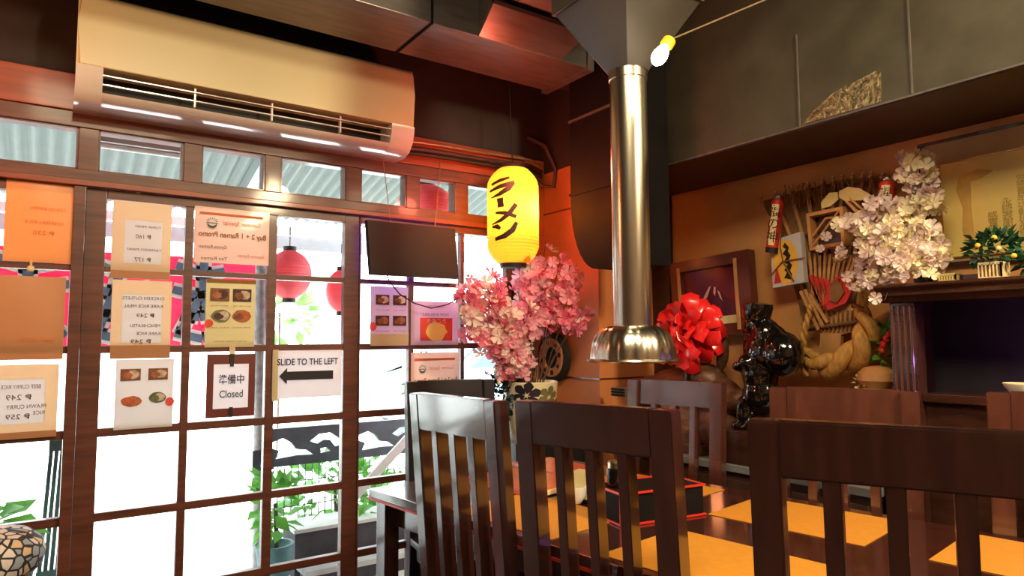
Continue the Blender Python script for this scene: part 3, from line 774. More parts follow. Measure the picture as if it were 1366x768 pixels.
for k in range(9): MB().box((-.04, -.024+k*.0052, .008), (.04, -.0205+k*.0052, .085+.002*(k % 3)), 0).build('napkin', 'napkin', t, local=True)
pc = uv(766, 672)
t = thing('white_cup', 'small white cup lying on the table near the napkins', 'cup', pc+Vector((0, 0, .004)))
MB().lathe([(0, 0), (.022, 0), (.034, .02), (.04, .05), (.037, .05), (.031, .02), (.02, .004), (0, .004)], pc+Vector((0, 0, .004)), 28).build('bowl', 'white', t)
MB().tube([pc+Vector((.036, 0, .045)), pc+Vector((.055, 0, .038)), pc+Vector((.052, 0, .022)), pc+Vector((.034, 0, .018))], .004, 6).build('handle', 'white', t)
pm = T(.33, .42, .752)
t = thing('menu_book', 'salmon red vinyl menu lying at the far left of the table', 'menu', pm, TROT+.05)
MB().box((-.17, -.13, 0), (.17, .13, .022), .004).build('cover', 'salmon', t, local=True)
MB().box((-.165, -.125, .003), (.172, .132, .019), .001).build('pages', 'cream', t, local=True)
pm = T(.22, .68, .752)
t = thing('menu_book', 'salmon red vinyl menu lying behind the other one on the table', 'menu', pm, TROT-.1)
MB().box((-.15, -.1, 0), (.15, .1, .02), .004).build('cover', 'salmon', t, local=True)
MB().box((-.145, -.095, .003), (.152, .102, .017), .001).build('pages', 'cream', t, local=True)

# ------------------------------------------------------------------ chairs
def chair(tl, dr, w, zt, label, mt='chair', slats=3, rail=.10, flip=False, group='slat-back chairs round the table', stile=.05, depth=.42):
    """tl: top outer corner on the left as seen from behind; dr: direction of the width"""
    dr = Vector((dr[0], dr[1], 0)).normalized()
    rz = math.atan2(dr.y, dr.x)
    t = thing('dining_chair', label, 'chair', (tl[0], tl[1], 0), rz, group)
    lean = .055
    def back(z):   # local y of the back's outer face at height z
        return lean*(1-max(0, z-.45)/(zt-.45)) if z > .45 else lean+.03*(.45-z)/.45*-1
    def slab(x0, x1, z0, z1, th, name, off=0, bev=.003, parent=t):
        mb = MB(); n = 6; vs = []
        for k in range(n+1):
            z = z0+(z1-z0)*k/n; y = back(z)+off
            vs.append([mb.bm.verts.new(p) for p in ((x0, y, z), (x1, y, z), (x1, y+th, z), (x0, y+th, z))])
        for a, b in zip(vs, vs[1:]):
            for i in range(4): mb.bm.faces.new((a[i], a[(i+1) % 4], b[(i+1) % 4], b[i]))
        mb.bm.faces.new(vs[0][::-1]); mb.bm.faces.new(vs[-1])
        bmesh.ops.recalc_face_normals(mb.bm, faces=mb.bm.faces[:])
        if bev:
            es = [e for e in mb.bm.edges if len(e.link_faces) == 2 and e.calc_face_angle(0) > .5]
            bmesh.ops.bevel(mb.bm, geom=es, offset=bev, segments=2, affect='EDGES')
        return mb.build(name, mt, parent, local=True)
    slab(0, stile, 0, zt-.002, .048, 'leg'); slab(w-stile, w, 0, zt-.002, .048, 'leg')
    slab(stile-.002, w-stile+.002, zt-rail, zt, .030, 'top_rail', .002)
    slab(stile, w-stile, .50, .55, .026, 'lower_rail', .004)
    gap = (w-2*stile-slats*.025)/(slats+1)
    for k in range(slats):
        x = stile+gap*(k+1)+.025*k; slab(x, x+.025, .545, zt-rail+.004, .040, 'slat', .003, .002)
    yb_ = lean+.004
    MB().box((-.004, yb_+.046, .435), (w+.004, yb_+depth, .465), .008).build('seat', mt, t, local=True)
    MB().box((.02, yb_+.06, .375), (w-.02, yb_+depth-.02, .435), .002).build('seat_frame', mt, t, local=True)
    for x in (.0, w-.042): MB().box((x, yb_+depth-.05, 0), (x+.042, yb_+depth-.008, .436), .003).build('leg', mt, t, local=True)
    for x in (.01, w-.032): MB().box((x, yb_+.03, .16), (x+.022, yb_+depth-.04, .19), .002).build('stretcher', mt, t, local=True)
    return t
chair((.844, 1.74), (.12, -.99), .372, 1.105, 'leftmost slatted chair, its back shining in the window light', stile=.04, depth=.33)
chair((.909, 1.315), (.109, -.383), .40, 1.11, 'dark slatted chair in the middle of the foreground, pushed to the table')
chair((.874, .647), (.154, -.327), .385, 1.13, rail=.086, stile=.045, label= 'nearest large slatted chair at the lower right')
tr = Vector((2.195, 1.707)); chair((2.195, 1.707), (-.098, .413), .425, 1.08, 'worn chair facing us across the table below the steel hood', mt='chairred')
dE = Vector((.35, -.94)).normalized()
chair((1.99+dE.x*.42, 1.365+dE.y*.42), (-dE.x, -dE.y), .42, 1.095, rail=.14, label= 'brown chair across the table in front of the straw rope ornament', mt='chairred')
dF = Vector((.25, -.97)).normalized()
chair((2.076+dF.x*.42, .774+dF.y*.42), (-dF.x, -dF.y), .42, 1.11, rail=.14, label= 'brown chair cut by the right edge, in front of the dark mantel', mt='chairred')
chair((1.64, 2.56), (-1, .13), .40, 1.08, 'black chair at the window end of the table, behind the leftmost chair', mt='cabinet')

# ------------------------------------------------------------------ corner cabinet, pots
t = thing('corner_cabinet', 'low black cabinet with a grey top in the corner under the lantern', 'cabinet', (1.9, 2.62, 0))
MB().box((1.70, 2.44, 0), (2.15, 2.82, .80), .004).build('body', 'cabinet', t)
MB().box((1.685, 2.425, .80), (2.16, 2.835, .82), .003).build('worktop', 'cabtop', t)
for a, b in ((1.71, 1.92), (1.93, 2.14)):
    dd = MB().box((a, 2.43, .05), (b, 2.44, .77), .003).build('door', 'cabinet', t)
    MB().ell((b-.03 if a < 1.8 else a+.03, 2.42, .5), (.012, .012, .012)).build('knob', 'greent', dd)
PC = Vector((1.885, 2.585, .821))
t = thing('flower_vase', 'cream vase with black flower motifs holding the pink blossom', 'vase', PC)
MB().lathe([(0, 0), (.095, 0), (.104, .02), (.118, .12), (.127, .215), (.129, .232), (.124, .236), (.119, .225), (.11, .12), (.09, .01), (0, .01)], PC, 48).build('vase_body', 'pot', t)
def vpt(a, z, off=.0015):
    r = .105+(.127-.104)*(z-.02)/.195 if z > .02 else .105
    return PC+Vector(((r+off)*math.cos(a), (r+off)*math.sin(a), z))
vd = math.atan2(-PC.y, -PC.x)
for da, z, sz, mt in ((-.15, .178, .06, 'potf'), (.75, .168, .052, 'potg'), (-1.15, .12, .05, 'potf'), (1.25, .11, .05, 'potf'), (.1, .06, .04, 'potg'), (2.2, .14, .05, 'potf'), (3.1, .12, .05, 'potg')):
    mb = MB()
    for k in range(6):
        a = 2*PI*k/6+.3; pts = []
        for f, w in ((.1, .0), (.35, .22), (.75, .34), (1.0, .12)):
            pts.append((f, w))
        loop = [(f, w) for f, w in pts]+[(f, -w) for f, w in pts[::-1]]
        mb.bm.faces.new([mb.bm.verts.new(vpt(vd+da+(f*math.cos(a)-w*math.sin(a))*sz/.11, z+(f*math.sin(a)+w*math.cos(a))*sz)) for f, w in loop])
    mb.build('flower_motif', mt, t, recalc=False)

def flower_mesh(name, mt, petals=5, r=.022, cup=.35):
    mb = MB()
    for k in range(petals):
        a = 2*PI*k/petals
        ca, sa = math.cos(a), math.sin(a)
        rows = []
        for f, w in ((.08, .05), (.42, .27), (.78, .43), (1.0, .28)):
            row = []
            for g in (-1, -.5, 0, .5, 1):
                x = f*r*(1-.10*abs(g)*(f > .9)-(.12 if (f > .9 and g == 0) else 0)); y = g*w*r
                z = cup*r*(f**1.6)*(1+.35*math.sin(k*2.3))+.14*r*math.cos(g*3+k)*f+(.16*r*abs(g))
                row.append(mb.bm.verts.new((x*ca-y*sa, x*sa+y*ca, z)))
            rows.append(row)
        for p, q in zip(rows, rows[1:]):
            for i in range(4): mb.bm.faces.new((p[i], p[i+1], q[i+1], q[i]))
    mb.ell((0, 0, r*.12), (r*.14, r*.14, r*.14), sub=1)
    me = mb.mesh(name, recalc=False); me.materials.append(M[mt]); return me
def scatter(t, meshes, spots, name='blossom', limit=100):
    """spots: (pos, normal, scale, mesh index), nearest first; past the limit they become one leafy mass"""
    inv = world_of(t).inverted()
    spots = sorted(spots, key=lambda s: (s[0]-EYEP).length)
    rest = {}
    for i, (p, n, sc, k) in enumerate(spots):
        q = Vector((0, 0, 1)).rotation_difference(n.normalized()) @ Quaternion((0, 0, 1), random.uniform(0, 6))
        mt = Matrix.Translation(p) @ q.to_matrix().to_4x4() @ Matrix.Scale(sc, 4)
        if i < limit:
            o = bpy.data.objects.new(name, meshes[k]); COL.objects.link(o); o.parent = t; o.matrix_local = inv @ mt
        else: rest.setdefault(k, []).append(mt)
    allv, allf, fm = [], [], []
    for k, ms in rest.items():
        me = meshes[k]
        for mt in ms:
            b = len(allv); allv += [inv @ (mt @ v.co) for v in me.vertices]; 
            for p in me.polygons: allf.append([b+i for i in p.vertices]); fm.append(k)
    if allv:
        me = bpy.data.meshes.new(name+'_mass'); me.from_pydata(allv, [], allf)
        for mm in meshes: me.materials.append(mm.materials[0])
        me.polygons.foreach_set('material_index', fm); me.polygons.foreach_set('use_smooth', [True]*len(fm))
        o = bpy.data.objects.new(name+'_mass', me); COL.objects.link(o); o.parent = t; o['kind'] = 'stuff'
FP = [flower_mesh('blossom', 'pink1'), flower_mesh('blossom', 'pink2'), flower_mesh('blossom', 'pink3')]
# pink arrangement
t = thing('blossom_arrangement', 'tall bunch of artificial pink cherry blossom in the corner', 'flowers', PC+Vector((0, 0, .02)))
base = PC+Vector((0, 0, .03))
tips = [(606, 385), (640, 372), (660, 365), (690, 380), (707, 335), (728, 322), (748, 345), (770, 350), (772, 385), (778, 415), (762, 440), (625, 405), (618, 425), (640, 445), (655, 420), (700, 370), (725, 375), (745, 400), (680, 400), (665, 465), (672, 495), (690, 440), (715, 420), (735, 425), (755, 372), (650, 395), (705, 400), (730, 350), (676, 420), (716, 350), (760, 360), (694, 355), (612, 392), (622, 378), (632, 398), (615, 418), (648, 380), (668, 478), (684, 488), (660, 502), (655, 440), (690, 430)]
spots = []
for i, (px, py) in enumerate(tips):
    yy = 2.585+random.uniform(-.13, .12)
    if px > 735: yy = min(yy, 2.52)-(px-735)*.0022
    tip = at(px, py, 'y', yy)
    b0 = base+Vector((random.uniform(-.05, .05), random.uniform(-.05, .05), 0)); up = base+Vector(((tip.x-base.x)*.25, (tip.y-base.y)*.25, .24+max(0, tip.z-base.z-.4)*.35))
    pts = []
    for k in range(9):
        f = k/8; pts.append(b0*(1-f)**2+up*2*f*(1-f)+tip*f*f)
    MB().tube(pts, [.0035-.0024*k/8 for k in range(9)], 5).build('stem', 'branch', t)
    nfl = 20 if py < 440 else 15
    for k in range(nfl):
        f = .45+.55*(k+.5)/nfl; p = b0*(1-f)**2+up*2*f*(1-f)+tip*f*f
        p = p+Vector((random.gauss(0, .02), random.gauss(0, .02), random.gauss(0, .02)))
        n = Vector((random.uniform(-1, .6), random.uniform(-1.4, .2), random.uniform(-.5, 1)))
        hi_ = py < 372 or px > 742
        k_ = random.choices((0, 1, 2), (4, 4, .5) if hi_ else ((3, 1, 4) if 390 < py < 450 else (5, 2, 2)))[0]
        if p.x < 2.17 and p.z > 1.07 and not (p.x > 1.86 and p.z < 1.30): spots.append((p, n, random.choice((.9, 1.1, 1.3, 1.7, 2.0)), k_))
scatter(t, FP, spots)
# dark plant beside the vase
pp = Vector((1.735, 2.62, .821))
t = thing('dark_plant', 'dark green bushy plant between the black chair and the cream vase', 'plant', pp)
MB().lathe([(0, 0), (.03, 0), (.04, .07), (.036, .07), (.028, .005), (0, .005)], pp, 20).build('pot', 'cabinet', t)
def leaves(n, c, r, size, mt, t, name='foliage', flat=.5):
    mb = MB()
    for k in range(n):
        v = Vector((random.gauss(0, 1), random.gauss(0, 1), random.gauss(0, 1))).normalized()*random.uniform(.55, 1)
        p = Vector(c)+Vector((v.x*r[0], v.y*r[1], v.z*r[2])); d_ = (v+Vector((random.uniform(-.6, .6), random.uniform(-.6, .6), random.uniform(-.2, .6)))).normalized()
        s_ = d_.cross(Vector((random.uniform(-1, 1), random.uniform(-1, 1), 1))).normalized(); nn = s_.cross(d_)
        L = size*random.uniform(.7, 1.3)
        pr = [p, p+d_*L*.4+s_*L*.3+nn*L*.06, p+d_*L+nn*L*-.08, p+d_*L*.4-s_*L*.3+nn*L*.06]; mid = p+d_*L*.45-nn*L*.03
        vs = [mb.bm.verts.new(q_) for q_ in pr]; mv = mb.bm.verts.new(mid)
        for i in range(4): mb.bm.faces.new((vs[i], vs[(i+1) % 4], mv))
    return mb.build(name, mt, t, recalc=False, kind='stuff')
leaves(420, pp+Vector((0, 0, .16)), (.06, .07, .11), .026, 'leafk', t)
# round ornament on the column face
pw = at(737, 477, 'x', 2.165)
t = thing('wheel_ornament', 'black round ornament with a pierced tan ring hung on the corner column', 'ornament', pw)
RY = Matrix.Rotation(-PI/2, 3, 'Y')
mb = MB().lathe([(0, -.03), (.115, -.03), (.128, -.018), (.128, .0), (.118, .010), (.105, .012), (.1, .004), (0, .004)], pw, 48, mtx=RY); mb.build('disc', 'blackm', t)
mb = MB(); mb.lathe([(.055, .003), (.055, .014), (.06, .017), (.095, .017), (.1, .013), (.1, .003), (.055, .003)], pw, 48, mtx=RY); rg = mb.build('ring', 'tanring', t)
for k in range(8):
    a = 2*PI*k/8+.2; mb = MB(); c = pw+RY @ Vector((.077*math.cos(a), .077*math.sin(a), .0172)); mb.lathe([(0, -.001), (.013, -.001), (.013, .0012), (0, .0012)], c, 4 if k % 2 else 12, mtx=RY @ Matrix.Rotation(a+PI/4, 3, 'Z')); mb.build('hole', 'blackm', rg)

# ------------------------------------------------------------------ right wall: sideboard and ornaments
t = thing('sideboard', 'low dark sideboard along the right wall behind the far chairs', 'sideboard', (2.43, 1.8, 0))
MB().box((2.29, 1.2, 0), (2.59, 2.43, .72), .004).build('body', 'sideb', t)
MB().box((2.27, 1.19, .72), (2.595, 2.44, .75), .004).build('worktop', 'cabtop', t)
for k in range(4):
    y0 = 1.22+k*.3; dd = MB().box((2.278, y0, .05), (2.29, y0+.28, .69), .003).build('door', 'sideb', t)
    MB().ell((2.27, y0+.25, .45), (.01, .01, .01), sub=1).build('knob', 'greent', dd)
def remesh(mb, voxel, smooth=4):
    me = mb.mesh('tmp'); o = bpy.data.objects.new('tmp', me); COL.objects.link(o)
    md = o.modifiers.new('r', 'REMESH'); md.mode = 'VOXEL'; md.voxel_size = voxel
    sm = o.modifiers.new('s', 'SMOOTH'); sm.iterations = smooth; sm.factor = .5
    bpy.context.view_layer.update()
    m2 = bpy.data.meshes.new_from_object(o.evaluated_get(bpy.context.evaluated_depsgraph_get()))
    bpy.data.objects.remove(o); bpy.data.meshes.remove(me)
    m2.polygons.foreach_set('use_smooth', [True]*len(m2.polygons))
    return m2
def mesh_part(name, me, mt, parent):
    me.name = name; me.materials.clear(); me.materials.append(M[mt]); me.transform(world_of(parent).inverted())
    o = bpy.data.objects.new(name, me); COL.objects.link(o); o.parent = parent; return o
# black glazed lucky-god figure with a sack, seen from its side
FX = 2.38
def fp(px, py, dx=0): return at(px, py, 'x', FX)+Vector((dx, 0, 0))
t = thing('lucky_god_figurine', 'glossy black figurine in a flat cap carrying a round sack', 'figurine', (FX, fp(1015, 500).y, .751))
k_ = 2.65/898.6   # metres per image pixel there
mb = MB()
def blob(px, py, rx, rz, dx=0, ry=None, tilt=0):
    mb.ell(fp(px, py, dx), ((ry or rx)*k_, rx*k_, rz*k_), Matrix.Rotation(tilt, 3, 'X'), 3)
blob(1008, 432, 17, 17); blob(998, 441, 9, 8); blob(1000, 452, 11, 10); blob(994, 436, 3.5, 4)   # head, cheek, chin, nose
blob(1001, 463, 11, 11); blob(999, 473, 8, 9)       # beard
blob(1024, 446, 18, 24, ry=20, tilt=-.3); blob(1022, 468, 28, 30, ry=24); blob(1014, 498, 25, 30, ry=24); blob(1016, 526, 25, 28, ry=24)  # robe
blob(1008, 482, 13, 10, dx=-.05, tilt=.5); blob(995, 488, 8, 7, dx=-.055)             # arm and hand
blob(1002, 548, 13, 24, dx=-.035); blob(1026, 550, 14, 24, dx=.03); blob(996, 566, 14, 7, dx=-.035); blob(1024, 570, 14, 7, dx=.03)  # legs and boots
mesh_part('body', remesh(mb, .008, 3), 'gloss', t)
mb = MB(); blob(1044, 472, 28, 31, ry=26); blob(1034, 448, 15, 15, ry=16); blob(1027, 436, 11, 10)
mesh_part('sack', remesh(mb, .008, 5), 'gloss', t)
c = fp(1010, 417); mb = MB()
mb.lathe([(0, -.028), (.05, -.028), (.056, -.012), (.062, .02), (.06, .036), (.03, .042), (0, .04)], c, 32, mtx=Matrix.Rotation(.1, 3, 'X')); mb.build('cap', 'gloss', t)
zf = fp(1010, 574).z
MB().box((FX-.10, fp(1050, 560).y, .751), (FX+.10, fp(975, 560).y, zf+.004), .006).build('plinth', 'mantel', t)
# carved wooden piece with red bow
t = thing('carved_wood_ornament', 'dark carved wooden ornament crowned with a red bow behind the chair', 'ornament', (2.43, 2.1, .751))
CX = 2.42; k_ = 2.95/898.6
def fp(px, py, dx=0): return at(px, py, 'x', CX)+Vector((dx, 0, 0))
mb = MB()
for a in ((905, 515, 50, 26, 0), (942, 502, 30, 18, .2), (964, 474, 8, 22, .2), (967, 454, 6, 12, 0), (955, 530, 40, 30, 0), (900, 560, 48, 34, 0), (960, 570, 30, 40, -.3), (985, 535, 22, 14, -.6), (1000, 545, 14, 12, 0), (910, 585, 60, 20, 0), (870, 520, 24, 22, 0)):
    mb.ell(fp(a[0], a[1]), (min(26, a[2])*k_, a[2]*k_, a[3]*k_), Matrix.Rotation(a[4], 3, 'X'), 3)
bz = fp(925, 600).z
mb.box((2.35, 1.98, .775), (2.50, 2.28, .85))
mesh_part('carving', remesh(mb, .009, 2), 'carved', t)
MB().box((2.32, 1.95, .7515), (2.53, 2.31, .79), .006).build('base', 'carved', t)
mb = MB().bar(fp(935, 492, -.075), fp(958, 472, -.075), .03, .02, bev=.005).bar(fp(934, 498, -.08), fp(930, 514, -.08), .022, .012, bev=.004); mb.build('metal_clasp', 'cabtop', t)
# bow: ring of ribbon loops
bc = at(921, 444, 'x', 2.33)
t = thing('red_bow', 'big red satin ribbon bow on the carved wooden ornament', 'bow', bc)
random.seed(21)
for ring, (nl, el, L) in enumerate(((11, .05, .18), (10, .42, .165), (8, .85, .135), (4, 1.25, .10), (8, -.4, .165))):
    for k in range(nl):
        a = 2*PI*(k+.5*ring+random.uniform(-.25, .25))/nl
        rad = Vector((0, math.cos(a)*1.12, math.sin(a)*.82))
        d_ = (rad*math.cos(el)+Vector((-1, 0, 0))*math.sin(el)).normalized(); s_ = d_.cross(Vector((-1, random.uniform(-1.3, 1.3), random.uniform(-1.3, 1.3)))).normalized(); nn = s_.cross(d_)
        if nn.x > 0: nn, s_ = -nn, -s_
        wv = random.uniform(.026, .038); L *= random.uniform(.93, 1.07)
        mb = MB(); vs = []
        for f, h, g_ in ((0, 0, .15), (.4, .16, .7), (.78, .17, 1.0), (.98, .05, 1.0), (1.0, .02, 1.0), (.97, -.01, 1.0), (.6, -.06, .8), (.05, -.01, .15)):
            vs.append([mb.bm.verts.new(bc+d_*L*(f-.07*abs(g)*(f > .9))+nn*L*h+s_*g*wv*g_+nn*.006*(1-abs(g))) for g in (-1, 0, 1)])
        for p, q in zip(vs, vs[1:]):
            for i in range(2): mb.bm.faces.new((p[i], p[i+1], q[i+1], q[i]))
        o = mb.build('ribbon_loop', 'bow', t, recalc=False)
for dy, dz in ((.10, -.14), (-.02, -.16)):
    mb = MB(); vs = [[mb.bm.verts.new(bc+Vector((-.06-.01*f, dy*f+g*.028, dz*f+abs(g)*.012*(f > .9)))) for g in (-1, 0, 1)] for f in (0, .5, 1)]
    for p, q in zip(vs, vs[1:]):
        for i in range(2): mb.bm.faces.new((p[i], p[i+1], q[i+1], q[i]))
    mb.build('ribbon_tail', 'bow', t, recalc=False)
random.seed(5)
# small metal jar on the sideboard
pj = Vector((2.35, 1.79, .751))
t = thing('metal_jar', 'small ribbed metal jar on the grey sideboard top behind the chairs', 'jar', pj)
MB().lathe([(0, 0), (.025, 0), (.034, .02), (.036, .05), (.028, .085), (.018, .10), (.02, .11), (0, .112)], pj, 24, lobes=12, amp=.05).build('body', 'steel', t)
MB().ell(pj+Vector((0, 0, .118)), (.008, .008, .008), sub=1).build('lid_knob', 'steel', t)
# louvred box beside the column (small vent stack)
pv = at(829, 525, 'x', 2.185)
t = thing('wall_vent', 'small slatted metal vent on the column beside the worn chair', 'vent', pv)
MB().box((2.165, pv.y-.045, pv.z-.012), (2.199, pv.y+.045, pv.z+.03), .003).build('housing', 'duct', t)
for k in range(3): MB().box((2.158, pv.y-.043, pv.z-.008+k*.013), (2.166, pv.y+.043, pv.z-.002+k*.013)).build('slat', 'black', t)

# mountain picture
def wp(px, py, x): return at(px, py, 'x', x)
fc = [wp(893, 352, 2.53), wp(997, 332, 2.53), wp(1005, 444, 2.53), wp(900, 452, 2.53)]
t = thing('mountain_picture', 'brown framed picture of a snow-streaked mountain at dusk on the wall', 'picture', (fc[2]+fc[3])/2)
def inset(f4, f): 
    c = sum(f4, Vector())/4; return [p+(c-p)*f for p in f4]
ii = inset(fc, .28)
mb = MB()
for i in range(4):
    j = (i+1) % 4; a, b, c_, d_ = fc[i], fc[j], ii[j], ii[i]
    hexa(mb, [a, b, c_, d_], [p+Vector((.05, 0, 0)) for p in (a, b, c_, d_)])
mb.build('frame', 'frameb', t)
mb = MB(); mb.prism([p+Vector((.022, 0, 0)) for p in ii], (.01, 0, 0)); mb.build('print', 'fuji', t)
def ip(u, v, off): 
    a = ii[0]+(ii[1]-ii[0])*u; b = ii[3]+(ii[2]-ii[3])*u; return a+(b-a)*v+Vector((off, 0, 0))
def flat(mbx, pts, off): mbx.bm.faces.new([mbx.bm.verts.new(ip(u, v, off)) for u, v in pts])
mb = MB(); flat(mb, [(0, .8), (.25, .62), (.46, .32), (.52, .30), (.58, .33), (.8, .6), (1, .72), (1, .98), (0, .98)], .0212); mb.build('mountain', 'fujim', t, recalc=False)
mb = MB(); flat(mb, [(.46, .33), (.5, .31), (.42, .5), (.3, .62), (.34, .52)], .0205); flat(mb, [(.55, .33), (.58, .35), (.56, .5), (.53, .44)], .0205); flat(mb, [(.6, .4), (.64, .44), (.68, .6), (.64, .54)], .0205); mb.build('snow', 'fujis', t, recalc=False)
mb = MB(); mb.prism([ip(u, v, .018) for u, v in ((.55, .86), (1.02, .86), (1.02, 1.0), (.55, 1.0))], (.003, 0, 0)); mb.build('caption_card', 'cream', t)
for u in (-.02, .99):
    mb = MB(); mb.prism([ip(u-.03, -.08, -.006), ip(u+.02, -.08, -.006), ip(u+.02, 1.12, -.006), ip(u-.03, 1.12, -.006)], (.005, 0, 0)); mb.build('gold_strip', 'tanring', t)
# dark corner board left of the picture
o = MB().box((2.57, 2.33, 1.0), (2.6, 2.45, 1.985), .003).build('trim_8', 'mantel'); struct(o)

# ------------------------------------------------------------------ good-luck rake ornament
KX = 2.52
def kp(px, py, dx=0): return at(px, py, 'x', KX+dx)
t = thing('bamboo_rake_ornament', 'large bamboo rake wall ornament hung with straw rope, red tubes and charms', 'wall ornament', kp(1110, 505))
tipsr = [(1016, 262), (1036, 256), (1057, 249), (1078, 244), (1098, 239), (1112, 236), (1124, 234), (1138, 232), (1151, 231), (1163, 230), (1178, 232), (1192, 236)]
for i, (px, py) in enumerate(tipsr):
    b = (1108+(px-1105)*.28, 412)
    pts = [kp(b[0], b[1], .06), kp(b[0]+(px-b[0])*.5, b[1]+(py-b[1])*.5, .055), kp(px-2*(px < 1100), py+8, .05), kp(px, py, .0), kp(px-2, py+4, -.03)]
    mb = MB(); 
    for p, q in zip(pts, pts[1:]): mb.bar(p, q, .014, .006, up=(1, 0, 0))
    tn = mb.build('tine', 'bamboo', t)
    MB().ell(pts[3], (.007, .009, .006), sub=1).build('tine_tip', 'cream', tn)
for f in (.35, .62):
    mb = MB(); n = 10; pts = []
    for i in range(n+1):
        px, py = tipsr[0][0]+(tipsr[-1][0]-tipsr[0][0])*i/n, 234+24*(1-i/n)
        b = (1108+(px-1105)*.28, 412); pts.append(kp(b[0]+(px-b[0])*f, b[1]+(py-b[1])*f, .045))
    mb.tube(pts, .006, 6).build('binding', 'strawd', t)
mb = MB(); mb.prism([kp(x, y, .068) for x, y in ((1018, 268), (1100, 246), (1192, 240), (1180, 330), (1150, 430), (1075, 440), (1050, 350))], (.008, 0, 0)); mb.build('backing', 'strawd', t)
# brushy straw tops
mb = MB()
for k in range(90):
    px = random.uniform(1045, 1180); py = random.uniform(246, 262)-(px-1045)*.1; p = kp(px, py, .02+random.uniform(-.01, .02)); mb.bar(p, p+Vector((random.uniform(-.01, .01), random.uniform(-.015, .015), -random.uniform(.03, .07))), .003, .003)
mb.build('straw_brush', 'strawd', t, kind='stuff')
# red tubes
def doll(pt, pb, r, label):
    d_ = pb-pt; L = d_.length; q = Vector((0, 0, -1)).rotation_difference(d_.normalized()).to_matrix()
    b = MB().lathe([(0, 0), (r*.7, -.002), (r, -.012), (r, -L), (0, -L)], pt, 24, mtx=q).build('red_tube', 'redp', t)
    mb = MB()
    f0 = math.atan2(-1.2, -2.0)  # toward the room
    def tp(a, h): return pt+q @ Vector(((r+.0012)*math.cos(f0+a), (r+.0012)*math.sin(f0+a), -h))
    n = 8; prev = None
    for i in range(n+1):
        h = L*.12+(L*.84)*i/n; wv = .75+.18*math.sin(i*2.2); row = [mb.bm.verts.new(tp(a*wv, h)) for a in (-1.1, -.55, 0, .45)]
        if prev:
            for j in range(3): mb.bm.faces.new((prev[j], prev[j+1], row[j+1], row[j]))
        prev = row
    mb.build('label_panel', 'cream', b, recalc=False)
    mb = MB()
    for ch, g in enumerate('福の神'):
        me = text_polys(g, L*.26)
        h0 = L*(.26+ch*.26); xs = [v.co.x for v in me.vertices]; ys = [v.co.y for v in me.vertices]
        cx_, cy_ = (max(xs)+min(xs))/2, (max(ys)+min(ys))/2
        side = 1 if (tp(.3, 0)-tp(-.3, 0)).dot(RR) > 0 else -1
        vs = []
        for v in me.vertices:
            a = side*(v.co.x-cx_)/r-.3; pnt = tp(a, h0-(v.co.y-cy_)); ctr = pt+q @ Vector((0, 0, -(h0-(v.co.y-cy_))))
            vs.append(mb.bm.verts.new(pnt+(pnt-ctr).normalized()*.0015))
        for pg in me.polygons:
            try: mb.bm.faces.new([vs[i] for i in pg.vertices])
            except ValueError: pass
        bpy.data.meshes.remove(me)
    mb.build('brush_lettering', 'blackm', b, recalc=False)
    MB().ell(pt+q @ Vector((0, 0, .006)), (r*.62, r*.62, r*.6)).build('silver_cap', 'greent', b)
    MB().lathe([(0, 0), (r*1.04, 0), (r*1.04, -.022), (0, -.022)], pt+d_, 20, mtx=q).build('black_band', 'blackm', b)
doll(kp(1038, 265, -.05), kp(1030, 330, -.05), .024, '')
doll(kp(1183, 241, -.05), kp(1181, 300, -.05), .024, '')
# picture card with fan print
cc = [kp(1027, 322, -.035), kp(1067, 309, -.035), kp(1073, 376, -.035), kp(1031, 384, -.035)]
mb = MB(); mb.prism(cc, (.03, 0, 0)); cd = mb.build('charm_card', 's_pale', t)
def cpt(u, v, off=-.001): 
    a = cc[0]+(cc[1]-cc[0])*u; b = cc[3]+(cc[2]-cc[3])*u; return a+(b-a)*v+Vector((off, 0, 0))
mb = MB(); mb.bm.faces.new([mb.bm.verts.new(cpt(.46+.40*math.cos(2*PI*k/20), .52+.46*math.sin(2*PI*k/20))) for k in range(20)]); mb.build('yellow_oval', 'yellow', cd, recalc=False)
mb = MB()
pl = [(.5, .12), (.42, .2), (.52, .26), (.4, .34), (.52, .42), (.42, .52), (.54, .58), (.42, .68), (.5, .74), (.4, .84), (.6, .9), (.66, .8), (.6, .72), (.68, .62), (.58, .5), (.66, .42), (.58, .32), (.62, .24)]
mb.bm.faces.new([mb.bm.verts.new(cpt(u, v, -.002)) for u, v in pl]); mb.build('pine_silhouette', 'blackm', cd, recalc=False)
mb = MB(); mb.bm.faces.new([mb.bm.verts.new(cpt(u, v, -.002)) for u, v in ((.15, .62), (.2, .62), (.3, .92), (.06, .92))]); mb.build('red_tassel', 'redp', cd, recalc=False)
MB().tube([cpt(-.02, .74, -.006), cpt(.4, .5, -.006), cpt(1.1, .54, -.006)], .003, 5).tube([cpt(.45, -.3, -.006), cpt(.36, .2, -.006), cpt(.42, .5, -.006), cpt(.7, .95, -.006)], .003, 5).build('twine', 'strawd', cd)
